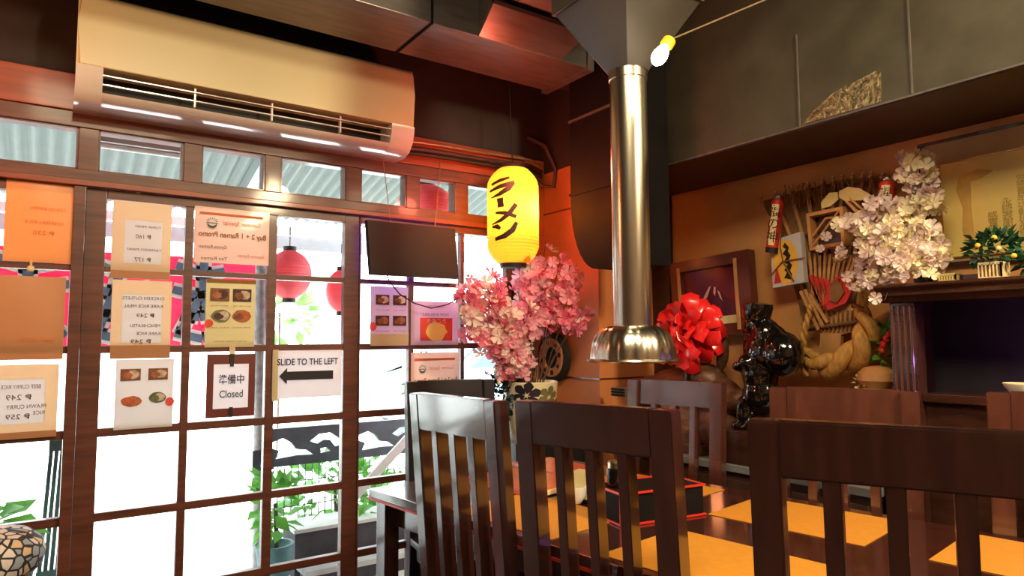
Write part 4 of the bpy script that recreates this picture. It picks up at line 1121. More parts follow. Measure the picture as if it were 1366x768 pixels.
# little shrine box with diagonal stick
bx = [kp(1075, 285, -.045), kp(1124, 275, -.045), kp(1127, 326, -.045), kp(1080, 334, -.045)]
def ring4(f4, w, dep, name, mt, parent):
    inn = inset(f4, w); mb = MB()
    for i in range(4):
        j = (i+1) % 4; hexa(mb, [f4[i], f4[j], inn[j], inn[i]], [p+Vector((dep, 0, 0)) for p in (f4[i], f4[j], inn[j], inn[i])])
    return mb.build(name, mt, parent), inn
mb0, inn = ring4(bx, .18, .05, 'shrine_frame', 'tanring', t)
mb = MB(); mb.prism([p+Vector((.045, 0, 0)) for p in inn], (.004, 0, 0)); mb.build('shrine_back', 'mantel', mb0)
MB().tube([inn[3]+Vector((-.002, 0, 0)), inn[1]+Vector((-.002, 0, 0))], .004, 6).build('diagonal_stick', 'bamboo', mb0)
MB().tube([inn[3]*.65+inn[0]*.35+Vector((.01, 0, 0)), (inn[0]+inn[1])/2*.85+(inn[2]+inn[3])/2*.15+Vector((.01, 0, 0)), inn[1]*.8+inn[2]*.2+Vector((.01, 0, 0))], .005, 6).build('arch', 'tanring', mb0)
# pale leaf charms
for pts in (((1095, 270), (1106, 257), (1117, 256), (1118, 266), (1108, 275), (1096, 278)), ((1119, 255), (1131, 249), (1147, 251), (1163, 261), (1148, 267), (1127, 268), (1119, 263))):
    mb = MB(); mb.prism([kp(x, y, -.05) for x, y in pts], (.006, 0, 0)); mb.build('leaf_charm', 'leafw', t)
mb = MB().bar(kp(1130, 268, -.04), kp(1160, 300, -.04), .018, .01, bev=.002).bar(kp(1134, 264, -.045), kp(1160, 288, -.045), .012, .008, bev=.002); mb.build('wooden_arrow', 'bamboo', t)
for px, py, s_ in ((1102, 316, .022), (1094, 332, .018), (1122, 336, .024), (1132, 290, .02)):
    o = bpy.data.objects.new('white_flower', FW0 if False else FP[2]); COL.objects.link(o); o.parent = t
    o.matrix_local = world_of(t).inverted() @ (Matrix.Translation(kp(px, py, -.07)) @ Vector((0, 0, 1)).rotation_difference(Vector((-1, -.6, .2))).to_matrix().to_4x4() @ Matrix.Scale(s_/.022, 4))
# red fan pieces
for k, (x0, x1) in enumerate(((1078, 1084), (1085, 1091), (1092, 1098), (1098, 1106))):
    mb = MB(); mb.prism([kp(x, y, -.02-.004*k) for x, y in ((x0, 366+k*2), (x1, 367+k*2), (x1+4, 396), (1098, 412), (x0+8, 392))], (.005, 0, 0)); mb.build('red_fan_blade', 'redp', t)
mb = MB(); mb.prism([kp(x, y, -.03) for x, y in ((1112, 372), (1128, 362), (1140, 380), (1128, 404), (1104, 414), (1098, 402))], (.006, 0, 0)); mb.build('red_fan_blade', 'redp', t)
mb = MB(); mb.prism([kp(x, y, -.04) for x, y in ((1108, 378), (1118, 372), (1126, 390), (1116, 404), (1106, 400))], (.006, 0, 0)); mb.build('grey_leaf', 'strawd', t)
# bamboo sticks below
for k in range(11):
    x = 1078+k*7; mb = MB().bar(kp(x+2, 336+2*(k % 3), .0), kp(1096+(x-1096)*.55, 408, .0), .010, .006, up=(1, 0, 0)); mb.build('thin_tine', 'bamboo', t)
for k, (a, b) in enumerate((((1068, 388), (1092, 440)), ((1074, 386), (1098, 436)), ((1080, 392), (1104, 430)))):
    MB().bar(kp(*a, -.01), kp(*b, -.01), .012, .006, up=(1, 0, 0)).build('thin_tine', 'bamboo', t)
mb = MB(); mb.prism([kp(x, y, .01) for x, y in ((1088, 412), (1150, 404), (1146, 440), (1122, 446), (1118, 500), (1092, 500), (1094, 446))], (.02, 0, 0)); mb.build('basket_base', 'bamboo', t)
mb = MB()
for k in range(9): mb.bar(kp(1092+k*6.4, 414, .004), kp(1096+k*5.6, 442, .004), .006, .006, up=(1, 0, 0))
mb.build('basket_ribs', 'strawd', t)
MB().tube([kp(1070, 433, -.005), kp(1100, 435, -.008), kp(1150, 428, -.005)], .006, 6).build('cross_stick', 'strawd', t)
# straw rope crescent, two twisted strands
def rope(path, rad, name, turns, mt='straw', nseg=60, dx=-.05):
    P = [kp(x, y, dx) for x, y in path]; n = len(P)
    def pos(f):
        f = f*(n-1); i = min(int(f), n-2); g = f-i
        p0, p1, p2, p3 = P[max(i-1, 0)], P[i], P[i+1], P[min(i+2, n-1)]
        return .5*((2*p1)+(p2-p0)*g+(2*p0-5*p1+4*p2-p3)*g*g+(3*p1-p0-3*p2+p3)*g**3)
    def rd(f):
        f = f*(len(rad)-1); i = min(int(f), len(rad)-2); return rad[i]+(rad[i+1]-rad[i])*(f-i)
    for s_ in range(2):
        pts, rs = [], []
        for k in range(nseg+1):
            f = k/nseg; c = pos(f); tg = (pos(min(1, f+.01))-pos(max(0, f-.01))).normalized()
            a = tg.cross(Vector((1, 0, 0))).normalized(); b = Vector((1, 0, 0)); th = turns*2*PI*f+s_*PI
            R_ = rd(f); pts.append(c+(a*math.cos(th)+b*math.sin(th))*R_*.5); rs.append(R_*.56)
        MB().tube(pts, rs, 12).build(name, mt, t)
rope([(1146, 408), (1156, 432), (1153, 458), (1132, 480), (1104, 489), (1084, 480), (1076, 466)], [.018, .042, .052, .056, .05, .034, .022], 'straw_rope', 2.3)
rope([(1074, 500), (1071, 470), (1073, 445), (1079, 420), (1082, 408)], [.016, .016, .015, .013, .012], 'thin_straw_rope', 4)
mb = MB()
for k in range(60):
    p = kp(1144+random.uniform(-2, 2), 410+random.uniform(-2, 2), -.05+random.uniform(-.01, .01)); q_ = kp(1154+random.uniform(-10, 12), 384+random.uniform(-4, 6), -.05+random.uniform(-.02, .02)); mb.tube([p, q_], .0022, 4)
mb.build('frayed_rope_end', 'straw', t, kind='stuff')
mb = MB(); c = kp(1145, 410, -.05); mb.tube([c+Vector((0, math.cos(a)*.022, math.sin(a)*.01+math.cos(a)*.004)) + Vector((-.022*math.sin(a), 0, 0)) for a in [2*PI*i/14 for i in range(15)]], .004, 6); mb.build('rope_tie', 'strawd', t)
# gourd and sprig by the mantel
c = kp(1170, 503, -.04); mb = MB(); mb.lathe([(0, -.045), (.04, -.04), (.062, -.012), (.06, .016), (.04, .036), (.012, .042), (0, .042)], c, 32, lobes=10, amp=.04); mb.build('gourd', 'tanring', t)
leaves(46, kp(1181, 465, -.02), (.03, .03, .11), .04, 'leafl', t, 'leaf_sprig')
leaves(26, kp(1152, 510, -.06), (.03, .04, .02), .02, 'leafw', t, 'small_flower_sprig')
for px, py in ((1183, 452), (1178, 460), (1187, 446), (1176, 468)):
    MB().ell(kp(px, py, -.05), (.013, .014, .016), sub=2).build('red_berry', 'redp', t)

# ------------------------------------------------------------------ mantel
t = thing('mantel', 'dark wooden fireplace mantel with fluted pilaster against the right wall', 'mantel', (2.45, .5, 0))
MX = 2.30
mb = MB(); prof = [(MX-.035, 1.424), (MX-.04, 1.416), (MX-.035, 1.408), (MX-.03, 1.404), (MX-.026, 1.396), (MX-.03, 1.388), (MX-.02, 1.378), (MX-.012, 1.366), (2.595, 1.366), (2.595, 1.424)]
mb.prism([(x, -.28, z) for x, z in prof], (0, 1.44, 0)); mb.build('shelf', 'mantel', t)
def pil(y0, y1):
    o = MB().box((MX+.01, y0, 0), (MX+.07, y1, 1.366), .003).build('pilaster', 'mantel', t)
    n = 4
    for k in range(n):
        y = y0+(y1-y0)*(k+.7)/(n+.4); MB().tube([(MX+.009, y, .15), (MX+.009, y, 1.355)], .0045, 8).build('flute', 'chairred', o)
pil(1.055, 1.135); pil(-.255, -.175)
MB().box((2.585, -.255, 0), (2.595, 1.135, 1.366)).build('back_panel', 'mantelin', t)
MB().box((MX+.07, 1.125, 0), (2.585, 1.135, 1.366)).build('side_panel', 'mantel', t); MB().box((MX+.07, -.255, 0), (2.585, -.245, 1.366)).build('side_panel', 'mantel', t)
MB().box((MX+.03, -.175, 1.045), (2.585, 1.055, 1.072), .003).build('inner_ledge', 'mantel', t)
MB().box((MX+.05, -.175, .0), (MX+.07, 1.055, 1.045), .003).build('lower_panel', 'mantel', t)
pw_ = at(1362, 517, 'x', 2.36); pw_.z = 1.0735
t = thing('white_bowl', 'small white bowl on the mantel ledge at the right edge', 'bowl', pw_)
MB().lathe([(0, 0), (.02, 0), (.022, .006), (.04, .03), (.044, .04), (.041, .04), (.036, .03), (.018, .009), (0, .009)], pw_, 28).build('bowl_body', 'white', t)
MB().lathe([(.0405, .0395), (.0445, .0395), (.0445, .0425), (.0405, .0425), (.0405, .0395)], pw_, 28).build('rim', 'cream', t)

# certificate
cf = [wp(1222, 206, 2.575), wp(1450, 155, 2.575), wp(1450, 322, 2.575), wp(1240, 356, 2.575)]
yy0, yy1 = wp(1228, 250, 2.575).y, .42
zt_, zb2 = 1.945, 1.50
cf = [Vector((2.565, yy0, zt_)), Vector((2.565, yy1, zt_)), Vector((2.575, yy1, zb2)), Vector((2.575, yy0, zb2))]
t = thing('framed_certificate', 'large framed yellowed certificate above the mantel', 'certificate', (2.575, .8, zb2))
_, i1 = ring4(cf, .05, .02, 'frame', 'mantel', t)
mb = MB(); mb.prism([p+Vector((.008, 0, 0)) for p in i1], (.004, 0, 0)); mb.build('mount', 'greymat', t)
def cq(u, v, off=0): 
    a = i1[0]+(i1[1]-i1[0])*u; b = i1[3]+(i1[2]-i1[3])*u; return a+(b-a)*v+Vector((off, 0, 0))
gf = [cq(.06, .17, .002), cq(.94, .17, .002), cq(.94, .97, .002), cq(.06, .97, .002)]
_, i2 = ring4(gf, .03, .005, 'gold_moulding', 'gold', t)
mb = MB(); mb.prism([p+Vector((.003, 0, 0)) for p in i2], (.003, 0, 0)); pa = mb.build('parchment', 'parch', t)
def cw(u, v, off=0): 
    a = i2[0]+(i2[1]-i2[0])*u; b = i2[3]+(i2[2]-i2[3])*u; return a+(b-a)*v+Vector((off, 0, 0))
mb = MB(); mb.bm.faces.new([mb.bm.verts.new(cw(u, v, .0022)) for u, v in ((.10, .16), (.2, .12), (.28, .16), (.22, .22), (.16, .24), (.155, .5), (.16, .75), (.18, .92), (.12, .94), (.10, .72), (.11, .5), (.08, .3))]); mb.build('water_stain', 'stain', pa, recalc=False)
mb = MB(); mb.bm.faces.new([mb.bm.verts.new(cw(.52+.035*math.cos(2*PI*k/18), .14+.05*math.sin(2*PI*k/18), .0022)) for k in range(18)]); mb.build('round_seal', 'yellow', pa, recalc=False)
mb = MB()
KJ = '感謝状貴方永年勤続功労表彰'
for ci in range(9):
    u = .26+ci*.072
    rows = (4, 6, 9, 8, 9, 9, 8, 9, 7)[ci]; v0 = (.62, .5, .28, .36, .34, .3, .3, .26, .3)[ci]
    for k in range(rows):
        add_text(mb, KJ[(ci*5+k*3) % len(KJ)], .026 if ci > 1 else .032, cw(u, v0+k*.068, .0018), (i2[1]-i2[0]).normalized(), (0, 0, 1))
mb.build('brush_lettering', 'ink', pa, recalc=False)

# white blossom arrangement on the mantel
pv = Vector((2.43, 1.07, 1.4245))
t = thing('blossom_arrangement', 'tall cream and lilac artificial blossom on the left end of the mantel', 'flowers', pv)
MB().lathe([(0, 0), (.03, 0), (.036, .02), (.03, .06), (.02, .075), (.024, .085), (.02, .085), (.016, .075), (0, .01)], pv, 24).build('vase', 'mantel', t)
FW = [flower_mesh('blossom', 'wht1', r=.026), flower_mesh('blossom', 'wht2', r=.026), flower_mesh('blossom', 'pink3', r=.024)]
b0 = pv+Vector((0, 0, .06)); spots = []
tipsw = [(1225, 204, 2.44), (1238, 215, 2.46), (1215, 235, 2.42), (1240, 255, 2.44), (1228, 270, 2.4), (1205, 275, 2.38), (1180, 285, 2.36), (1160, 280, 2.38), (1140, 300, 2.38), (1125, 300, 2.4), (1118, 335, 2.4), (1150, 320, 2.34), (1175, 315, 2.32), (1200, 310, 2.32), (1225, 310, 2.34), (1245, 320, 2.38), (1250, 345, 2.34), (1230, 345, 2.3), (1205, 345, 2.28), (1180, 345, 2.28), (1150, 350, 2.3), (1135, 372, 2.34), (1150, 392, 2.34), (1168, 380, 2.3), (1180, 400, 2.26), (1215, 362, 2.27), (1195, 365, 2.26), (1244, 362, 2.32), (1142, 385, 2.36), (1230, 240, 2.44), (1217, 215, 2.44)]
for i, (px, py, xx) in enumerate(tipsw):
    tip = at(px, py, 'x', xx); up = b0+Vector(((tip.x-b0.x)*.4, (tip.y-b0.y)*.3, .10+max(0, tip.z-b0.z)*.5))
    pts = []
    for k in range(9):
        f = k/8; pts.append(b0*(1-f)**2+up*2*f*(1-f)+tip*f*f)
    MB().tube(pts, [.0035-.002*k/8 for k in range(9)], 5).build('stem', 'branch', t)
    for k in range(9):
        f = .6+.42*(k+.5)/9; p = b0*(1-f)**2+up*2*f*(1-f)+tip*f*f
        p = p+Vector((random.gauss(0, .014), random.gauss(0, .018), random.gauss(0, .018))); p.x = min(p.x, 2.54)
        if p.z < 1.44 and p.x > 2.24 and p.y < 1.18: continue
        spots.append((p, Vector((random.uniform(-1.6, .2), random.uniform(-1.1, .5), random.uniform(-.5, .9))), random.uniform(.8, 1.3), random.choices((0, 1, 2), (5, 2.5, 1) if py < 300 else (3, 3, 2))[0]))
scatter(t, FW, spots)

# potted plants on mantel
def lattice_pot(c, w, h, mt, parent):
    MB().box((c.x-w/2, c.y-w/2, c.z), (c.x+w/2, c.y+w/2, c.z+.006), .001).build('pot_base', mt, parent)
    MB().box((c.x-w/2, c.y-w/2, c.z+h-.008), (c.x+w/2, c.y+w/2, c.z+h), .001).build('pot_rim', mt, parent)
    MB().box((c.x-w/2+.006, c.y-w/2+.006, c.z+.004), (c.x+w/2-.006, c.y+w/2-.006, c.z+h-.006)).build('pot_liner', 'strawd', parent)
    n = 6
    for k in range(n+1):
        f = -w/2+.002+(w-.004)*k/n
        for p, q in (((-w/2+.002, f), 0), ((f, -w/2+.002), 0)):
            MB().box((c.x+p[0]-.002, c.y+p[1]-.002, c.z+.004), (c.x+p[0]+.002, c.y+p[1]+.002, c.z+h-.004)).build('pot_slat', mt, parent)
pp = at(1326, 364, 'x', 2.34); pp.z = 1.4246
t = thing('potted_plant', 'small green plant with yellow blooms in a lattice pot on the mantel', 'plant', pp)
lattice_pot(pp, .062, .05, 'cream', t)
leaves(170, pp+Vector((0, 0, .095)), (.055, .07, .045), .03, 'leaf', t)
for dx, dy, dz in ((-.05, .02, .10), (-.055, -.035, .085), (-.04, -.02, .12), (-.05, -.07, .06)):
    o = bpy.data.objects.new('yellow_bloom', None) if False else None
    MB().ell(pp+Vector((dx, dy, dz)), (.008, .008, .008), sub=2).build('yellow_bloom', 'yellow' if dz != .085 else 'leafw', t)
pp = at(1352, 372, 'x', 2.33); pp = Vector((2.36, .72, 1.4246))
t = thing('potted_plant', 'trailing green plant with a yellow bloom at the right end of the mantel', 'plant', pp)
lattice_pot(pp, .055, .035, 'strawd', t)
leaves(50, pp+Vector((-.01, .0, .05)), (.04, .06, .035), .036, 'leaf', t)
MB().ell(pp+Vector((-.05, .015, .045)), (.011, .011, .011), sub=2).build('yellow_bloom', 'yellow', t)
pp = at(1268, 366, 'x', 2.34); pp.z = 1.4246
t = thing('lattice_box', 'low cream lattice box between blossom and plant on the mantel', 'box', pp)
lattice_pot(pp, .05, .026, 'leafw', t)
pp = at(1294, 368, 'x', 2.38); pp.z = 1.4246
t = thing('dark_tray', 'small flat dark tray beside the lattice box on the mantel', 'tray', pp)
MB().box((pp.x-.04, pp.y-.05, pp.z), (pp.x+.04, pp.y+.05, pp.z+.008), .002).build('tray_base', 'mantel', t)
mb = MB()
for a, b in (((-.04, -.05), (-.035, .05)), ((.035, -.05), (.04, .05)), ((-.035, -.05), (.035, -.045)), ((-.035, .045), (.035, .05))): mb.box((pp.x+a[0], pp.y+a[1], pp.z+.006), (pp.x+b[0], pp.y+b[1], pp.z+.02), .001)
mb.build('tray_rim', 'mantel', t)

# ------------------------------------------------------------------ floral stool at the left
sc = Vector((-.135, 2.42, 0))
t = thing('floral_stool', 'round stool with a floral mosaic cushion by the left window', 'stool', sc)
MB().lathe([(0, .60), (.13, .60), (.152, .625), (.158, .66), (.15, .69), (.12, .715), (.06, .730), (0, .735)], sc, 48).build('cushion', 'fabric', t)
MB().lathe([(0, .575), (.12, .575), (.13, .59), (.13, .602), (0, .602)], sc, 32).build('seat_plate', 'bluegrey', t)
for k in range(4):
    a = PI/4+k*PI/2+.35; MB().tube([sc+Vector((.09*math.cos(a), .09*math.sin(a), .58)), sc+Vector((.17*math.cos(a), .17*math.sin(a), 0))], .016, 10).build('leg', 'redp', t)
mb = MB(); pts = [sc+Vector((.128*math.cos(a), .128*math.sin(a), .28)) for a in [2*PI*i/24 for i in range(25)]]; mb.tube(pts, .008, 6).build('foot_ring', 'redp', t)

# ------------------------------------------------------------------ outside
struct(MB().box((-30, 3.02, -.25), (40, 45, -.02)).build('ground', 'ground'))
# corrugated awning
t = thing('awning', 'pale corrugated awning roof outside over the windows', 'awning', (1, 4, 2.1))
y0, z0, y1, z1 = 3.04, 2.66, 5.02, 2.155
def awn(u, v):
    x = -2.2+7.4*u; return Vector((x, y0+(y1-y0)*v, z0+(z1-z0)*v+.014*math.sin(x/.0762*2*PI)))
mb = MB(); mb.grid(awn, 780, 2)
mb.build('roof_sheet', 'roof', t, recalc=False)
MB().box((-2.2, 5.03, 1.93), (5.2, 5.07, 2.03), .003).build('eave_board', 'beamg', t)
MB().box((-2.2, 5.0, 2.035), (5.2, 5.05, 2.095), .003).build('eave_beam', 'beam', t)
MB().box((-2.2, 3.5, 2.45), (5.2, 3.55, 2.505), .003).build('purlin', 'beam', t)
for x in (-.9, 1.05, 3.0): MB().bar((x, 3.06, 2.58), (x, 4.98, 2.09), .05, .05, up=(1, 0, 0)).build('rafter', 'beam', t)
for x in (-2.0, 5.0): MB().box((x-.04, 5.0, -.02), (x+.04, 5.06, 1.93)).build('post', 'beam', t)
pt = at(190, 198, 'y', 3.45)
t = thing('tube_lamp', 'white tube lamp fixed under the awning outside', 'lamp', pt)
MB().box((pt.x-.25, 3.42, pt.z), (pt.x+.25, 3.48, pt.z+.03), .004).build('housing', 'beam', t)
MB().tube([(pt.x-.24, 3.45, pt.z-.012), (pt.x+.24, 3.45, pt.z-.012)], .012, 10).build('tube', 'white', t)
# banner
t = thing('shop_banner', 'red banner with navy and white brush lettering hung outside', 'banner', (.42, 4.3, 1.23))
bx0, bx1, bz0, bz1 = -.75, 1.075, 1.22, 1.745
def bw(u, v): return Vector((bx0+(bx1-bx0)*u, 4.3+.012*math.sin(u*16), bz0+(bz1-bz0)*v))
mb = MB(); mb.grid(bw, 30, 4)
r = bmesh.ops.extrude_face_region(mb.bm, geom=mb.bm.faces[:])
for v in r['geom']:
    if isinstance(v, bmesh.types.BMVert): v.co.y += .002
mb.build('cloth', 'banner', t)
random.seed(11)
glyph = [[(.1, .9), (.45, .8), (.75, .86)], [(.05, .62), (.4, .56), (.9, .64)], [(.5, .98), (.46, .6), (.2, .1)], [(.5, .5), (.7, .28), (.95, .08)], [(.25, .34), (.5, .3), (.8, .36)], [(.15, .12), (.5, .05), (.8, .1)]]
for gi in range(4):
    ox = bx0+.04+gi*.42; sx, sz = .40, .50
    for w, mt, yy in ((.085, 'white', 4.282), (.045, 'bnavy', 4.276)):
        mb = MB()
        for st in glyph:
            s2 = [(ox+sx*(x+.05*math.sin(gi*3+y*7)), bz0+.02+sz*y) for x, y in st]
            q = []
            for (x_0, z_0), (x_1, z_1) in zip(s2, s2[1:]):
                for k in range(4): q.append((x_0+(x_1-x_0)*k/4, z_0+(z_1-z_0)*k/4))
            q.append(s2[-1]); ribbon_poly(mb, q, w, yy)
        mb.build('brush_lettering' if mt == 'bnavy' else 'white_outline', mt, t, recalc=False)
for x in (bx0, bx1): MB().tube([(x, 4.31, -.02), (x, 4.31, 1.98)], .014, 8).build('pole', 'beamg', t)
# red lanterns outside
def red_lantern(c, r, h, label):
    t = thing('red_lantern', label, 'lantern', c-Vector((0, 0, h/2)), 0, 'red lanterns outside')
    prof = []
    for k in range(41):
        v = -1+k/20; prof.append((max(.25*r, r*math.sqrt(max(0, 1-v*v)))*(1+.03*abs(math.sin(k*PI/2.5))), h/2*v))
    mb = MB(); mb.lathe(prof, c, 32); mb.build('shade', 'rlan', t)
    for s_ in (-1, 1): MB().lathe([(0, -.012), (r*.3, -.012), (r*.3, .012), (0, .012)], c+Vector((0, 0, s_*(h/2+.008))), 20).build('ring', 'blackm', t)
    MB().tube([c+Vector((0, 0, h/2)), c+Vector((0, 0, h/2+.16))], .003, 5).build('cord', 'rubber', t)
red_lantern(at(386, 366, 'y', 4.0), .125, .29, 'red round lantern outside beside the banner')
red_lantern(at(455, 388, 'y', 4.0), .09, .26, 'red lantern outside half behind the right door stile')
red_lantern(at(568, 278, 'y', 3.35), .16, .27, 'red round lantern outside close behind the upper panes')
# carved garden fence
t = thing('garden_fence', 'dark carved fence with wire grid outside the door', 'fence', (1.7, 4.0, 0))
cu = bpy.data.curves.new('c', 'CURVE'); cu.dimensions = '2D'; cu.fill_mode = 'BOTH'; cu.extrude = .02
def poly(pts):
    s_ = cu.splines.new('POLY'); s_.points.add(len(pts)-1)
    for p, q in zip(s_.points, pts): p.co = (q[0], q[1], 0, 1)
    s_.use_cyclic_u = True
poly([(0, 0), (1.15, 0), (1.15, .215), (0, .215)])
hole1 = [(.08, .045), (.2, .055), (.3, .05), (.26, .08), (.2, .09), (.17, .13), (.12, .16), (.06, .14), (.05, .11), (.1, .09)]
hole2 = [(.28, .13), (.33, .165), (.40, .17), (.46, .13), (.47, .09), (.43, .085), (.40, .125), (.36, .13), (.32, .11)]
for ox in (.0, .52):
    poly([(x+ox, y) for x, y in hole1][::-1]); poly([(x+ox, y) for x, y in hole2][::-1]); poly([(x+ox, y) for x, y in ((.34, .055), (.4, .06), (.38, .085), (.34, .08))][::-1])
co = bpy.data.objects.new('c', cu); COL.objects.link(co); bpy.context.view_layer.update()
me = bpy.data.meshes.new_from_object(co.evaluated_get(bpy.context.evaluated_depsgraph_get())); bpy.data.objects.remove(co)
me.transform(Matrix.Translation((1.02, 4.0, .535)) @ Matrix.Rotation(PI/2, 4, 'X')); mesh_part('carved_board', me, 'bluegrey', t)
for k in range(29): MB().tube([(1.04+k*.04, 4.0, .1), (1.04+k*.04, 4.0, .535)], .003, 4).build('wire', 'bluegrey', t)
for z in (.16, .3, .44): MB().tube([(1.02, 4.0, z), (2.17, 4.0, z)], .003, 4).build('wire', 'bluegrey', t)
for x in (1.035, 2.155): MB().box((x-.02, 3.985, -.02), (x+.02, 4.02, .745)).build('post', 'bluegrey', t)
# planter boxes
for i, (y0, z0, z1, lab) in enumerate(((3.72, -.02, .22, 'dark wooden planter box outside, in front of the wire fence'), (3.5, -.02, .08, 'low dark step plank outside the door below the planter box'))):
    t = thing('planter_box', lab, 'planter', (1.6, y0, z0))
    if i == 0:
        mb = MB(); mb.box((1.14, y0, z0), (2.2, y0+.02, z1), .002).box((1.14, y0+.2, z0), (2.2, y0+.22, z1), .002).box((1.14, y0+.02, z0), (1.16, y0+.2, z1), .002).box((2.18, y0+.02, z0), (2.2, y0+.2, z1), .002); mb.build('box_sides', 'planter', t)
        MB().box((1.13, y0-.02, z1), (2.22, y0+.24, z1+.02), .003).build('cap_board', 'palewood', t)
        leaves(60, (1.66, y0+.11, z1+.14), (.42, .06, .12), .08, 'leafl', t)
    else:
        MB().box((1.13, y0, z1-.03), (2.2, y0+.18, z1), .003).build('plank', 'palewood', t); MB().box((1.15, y0+.02, z0), (2.18, y0+.16, z1-.03), .002).build('base', 'planter', t)
# shrubs outside
def shrub(c, n, r, size, label, mt='leafl', pot=None):
    t = thing('garden_shrub', label, 'plant', (c[0], c[1], -.02))
    MB().tube([(c[0], c[1], -.02), (c[0]+.01, c[1], c[2]*.5), (c[0], c[1], c[2])], .012, 6).build('stem', 'branch', t)
    leaves(n, c, r, size, mt, t)
    if pot: MB().lathe([(0, -.02), (pot*.7, -.02), (pot, .2), (pot*1.06, .22), (pot*.9, .22), (0, .15)], (c[0], c[1], 0), 24).build('pot', 'teal', t)
shrub((1.55, 4.25, .32), 160, (.4, .12, .22), .11, 'green shrub outside behind the wire grid of the carved fence')
shrub((1.0, 3.60, .42), 60, (.09, .09, .17), .10, 'green plant in a teal pot outside at the foot of the grey trunk', pot=.09)
shrub((-.22, 3.22, .58), 34, (.12, .1, .10), .14, 'leafy green plant outside behind the floral stool')
shrub((1.75, 3.33, 1.0), 40, (.12, .08, .12), .10, 'leafy plant outside between door and right window')
shrub((2.0, 7.2, 1.55), 120, (.35, .3, .3), .16, 'bright green tree crown across the street')
c0 = at(348, 470, 'y', 3.9)
t = thing('tree_trunk', 'pale grey trunk outside right of the closed sign', 'tree', (c0.x, 3.9, -.02))
MB().tube([(c0.x+.03, 3.9, -.02), (c0.x+.015, 3.9, .5), (c0.x, 3.9, 1.0), (c0.x-.01, 3.9, 1.8), (c0.x, 3.9, 2.30)], [.05, .038, .034, .032, .03], 12).build('trunk', 'trunk', t)
MB().box((c0.x-.045, 3.84, .55), (c0.x+.07, 3.86, .66), .003).build('nailed_plate', 'bluegrey', t)
# leaning folded slatted chair, left
t = thing('folding_chair', 'teal slatted folding chair standing outside behind the left post', 'chair', (.07, 3.4, -.02))
for k in range(5): MB().bar((-.005+k*.021, 3.36, -.02), (.035+k*.019, 3.42, .83), .015, .016, up=(0, 1, 0), bev=.002).build('slat', 'teal', t)
MB().box((.025, 3.41, .80), (.13, 3.435, .85), .003).build('top_rail', 'teal', t); MB().box((.0, 3.37, .3), (.11, 3.395, .33), .003).build('cross_rail', 'teal', t)
# leaning pale plank
t = tag(center(MB().bar((1.42, 3.62, .38), (2.02, 3.70, .88), .05, .02, up=(0, 1, 0), bev=.003).build('leaning_plank', 'palewood')), 'pale plank leaning diagonally outside behind the door stile', 'plank')
t['category'] = 'plank'
# parked car
def car(ox, oy, label):
    t = thing('car', label, 'car', (ox+2.1, oy, -.02))
    side = [(0, .35), (.05, .75), (.9, .95), (1.5, 1.42), (2.9, 1.45), (3.7, 1.0), (4.15, .9), (4.2, .35)]
    mb = MB(); mb.prism([(ox+x, oy-.85, z-.1) for x, z in side], (0, 1.7, 0))
    bmesh.ops.bevel(mb.bm, geom=mb.bm.edges[:], offset=.06, segments=3, affect='EDGES'); mb.build('body', 'car', t)
    for pts in ([(1.05, .98), (1.58, 1.36), (2.15, 1.38), (2.15, .98)], [(2.22, .98), (2.22, 1.38), (2.85, 1.38), (3.5, .98)]):
        mb = MB(); mb.prism([(ox+x, oy-.858, z-.1) for x, z in pts], (0, .006, 0)); mb.build('side_window', 'carg', t)
    mb = MB(); mb.prism([(ox+.93, oy-.7, .88), (ox+1.48, oy-.62, 1.30), (ox+1.48, oy+.62, 1.30), (ox+.93, oy+.7, .88)], (-.02, 0, .02)); mb.build('windscreen', 'carg', t)
    for x in (.8, 3.4):
        for s_ in (-1, 1):
            w = MB().lathe([(0, -.1), (.28, -.1), (.31, -.07), (.31, .07), (.28, .1), (0, .1)], (ox+x, oy+s_*.78, .29), 28, mtx=Matrix.Rotation(PI/2, 3, 'X')).build('wheel', 'tyre', t)
            MB().lathe([(0, -.112), (.18, -.108), (.18, .108), (0, .112)], (ox+x, oy+s_*.78, .29), 16, mtx=Matrix.Rotation(PI/2, 3, 'X')).build('hubcap', 'greent', w)
car(3.6, 8.6, 'pale blue car parked across the street')

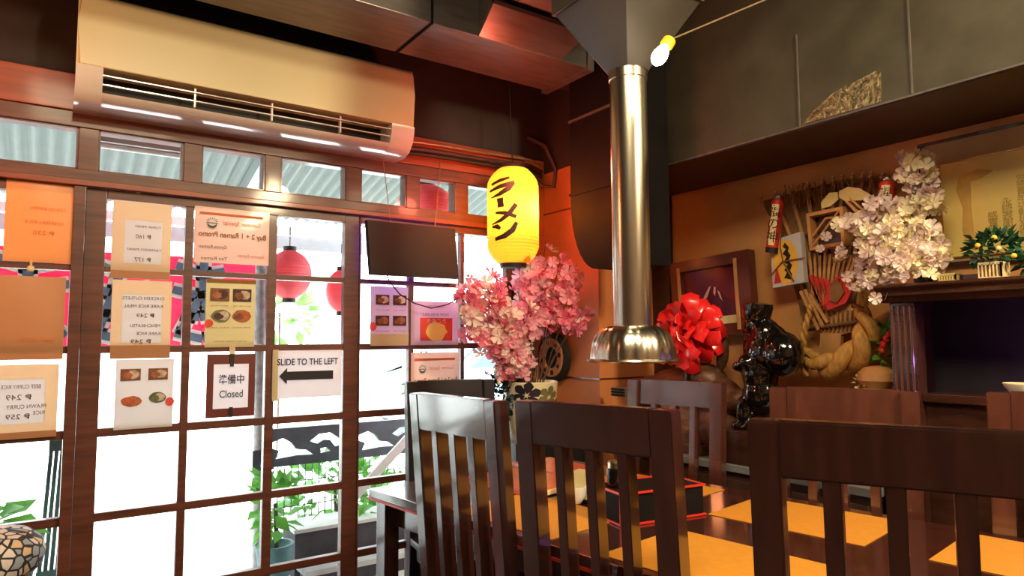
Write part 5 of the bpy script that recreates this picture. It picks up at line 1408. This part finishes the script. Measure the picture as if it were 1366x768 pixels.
# ------------------------------------------------------------------ lights
def point(name, loc, col, e, r=.05):
    l = bpy.data.lights.new(name, 'POINT'); l.color = col; l.energy = e; l.shadow_soft_size = r
    o = bpy.data.objects.new(name, l); COL.objects.link(o); o.location = loc; return o
def area(name, loc, target, col, e, sx, sy):
    l = bpy.data.lights.new(name, 'AREA'); l.shape = 'RECTANGLE'; l.size = sx; l.size_y = sy; l.color = col; l.energy = e
    o = bpy.data.objects.new(name, l); COL.objects.link(o); o.location = loc
    o.rotation_euler = (Vector(target)-Vector(loc)).to_track_quat('-Z', 'Y').to_euler(); return o
point('lantern_lamp', (LX+.045, LY-.045, 1.86), (1, .46, .21), 8, .03)
point('added_red_light', (1.62, 2.36, 1.985), (1, .17, .10), 9, .05)  # added red light without a fixture, reddens duct and wall
point('bulb_lamp', pb-d*.02, (1, .80, .48), 14, .02)
point('left_lantern_lamp', (-.55, 2.35, 2.0), (1, .32, .12), 14, .12)
area('ceiling_lamp', (.3, .2, 2.88), (.3, .2, 0), (1, .82, .52), 70, .9, .9)
area('counter_lamp', (1.7, -.7, 2.6), (2.4, 1.0, 1.2), (1, .80, .48), 66, .3, .3)
point('mantel_lamp', (2.45, .60, 1.16), (.55, .2, 1), 1.6, .03)
su = bpy.data.lights.new('sun', 'SUN'); su.energy = 9; su.angle = .02; su.color = (1, .97, .9)
so_ = bpy.data.objects.new('sun', su); COL.objects.link(so_); so_.rotation_euler = Vector((.25, .55, -1)).to_track_quat('-Z', 'Y').to_euler()
wd = bpy.data.worlds.new('world'); scn.world = wd; wd.use_nodes = True
nt = wd.node_tree; bg = nt.nodes['Background']
bg.inputs[0].default_value = (.90, .96, 1, 1); bg.inputs[1].default_value = 7.5
l = bpy.data.lights.new('window_portal', 'AREA'); l.shape = 'RECTANGLE'; l.size = 5.4; l.size_y = 2.0; l.cycles.is_portal = True
o = bpy.data.objects.new('window_portal', l); COL.objects.link(o); o.location = (-.6, 2.98, 1.05); o.rotation_euler = Vector((0, -1, 0)).to_track_quat('-Z', 'Z').to_euler()

vs = scn.view_settings
vs.view_transform = 'Standard'; vs.look = 'None'; vs.gamma = 1; vs.use_curve_mapping = False; vs.exposure = .25
scn.cycles.use_denoising = True
scn.cycles.max_bounces = 8; scn.cycles.transparent_max_bounces = 16
scn.cycles.caustics_reflective = False; scn.cycles.caustics_refractive = False
scn.cycles.sample_clamp_indirect = 6
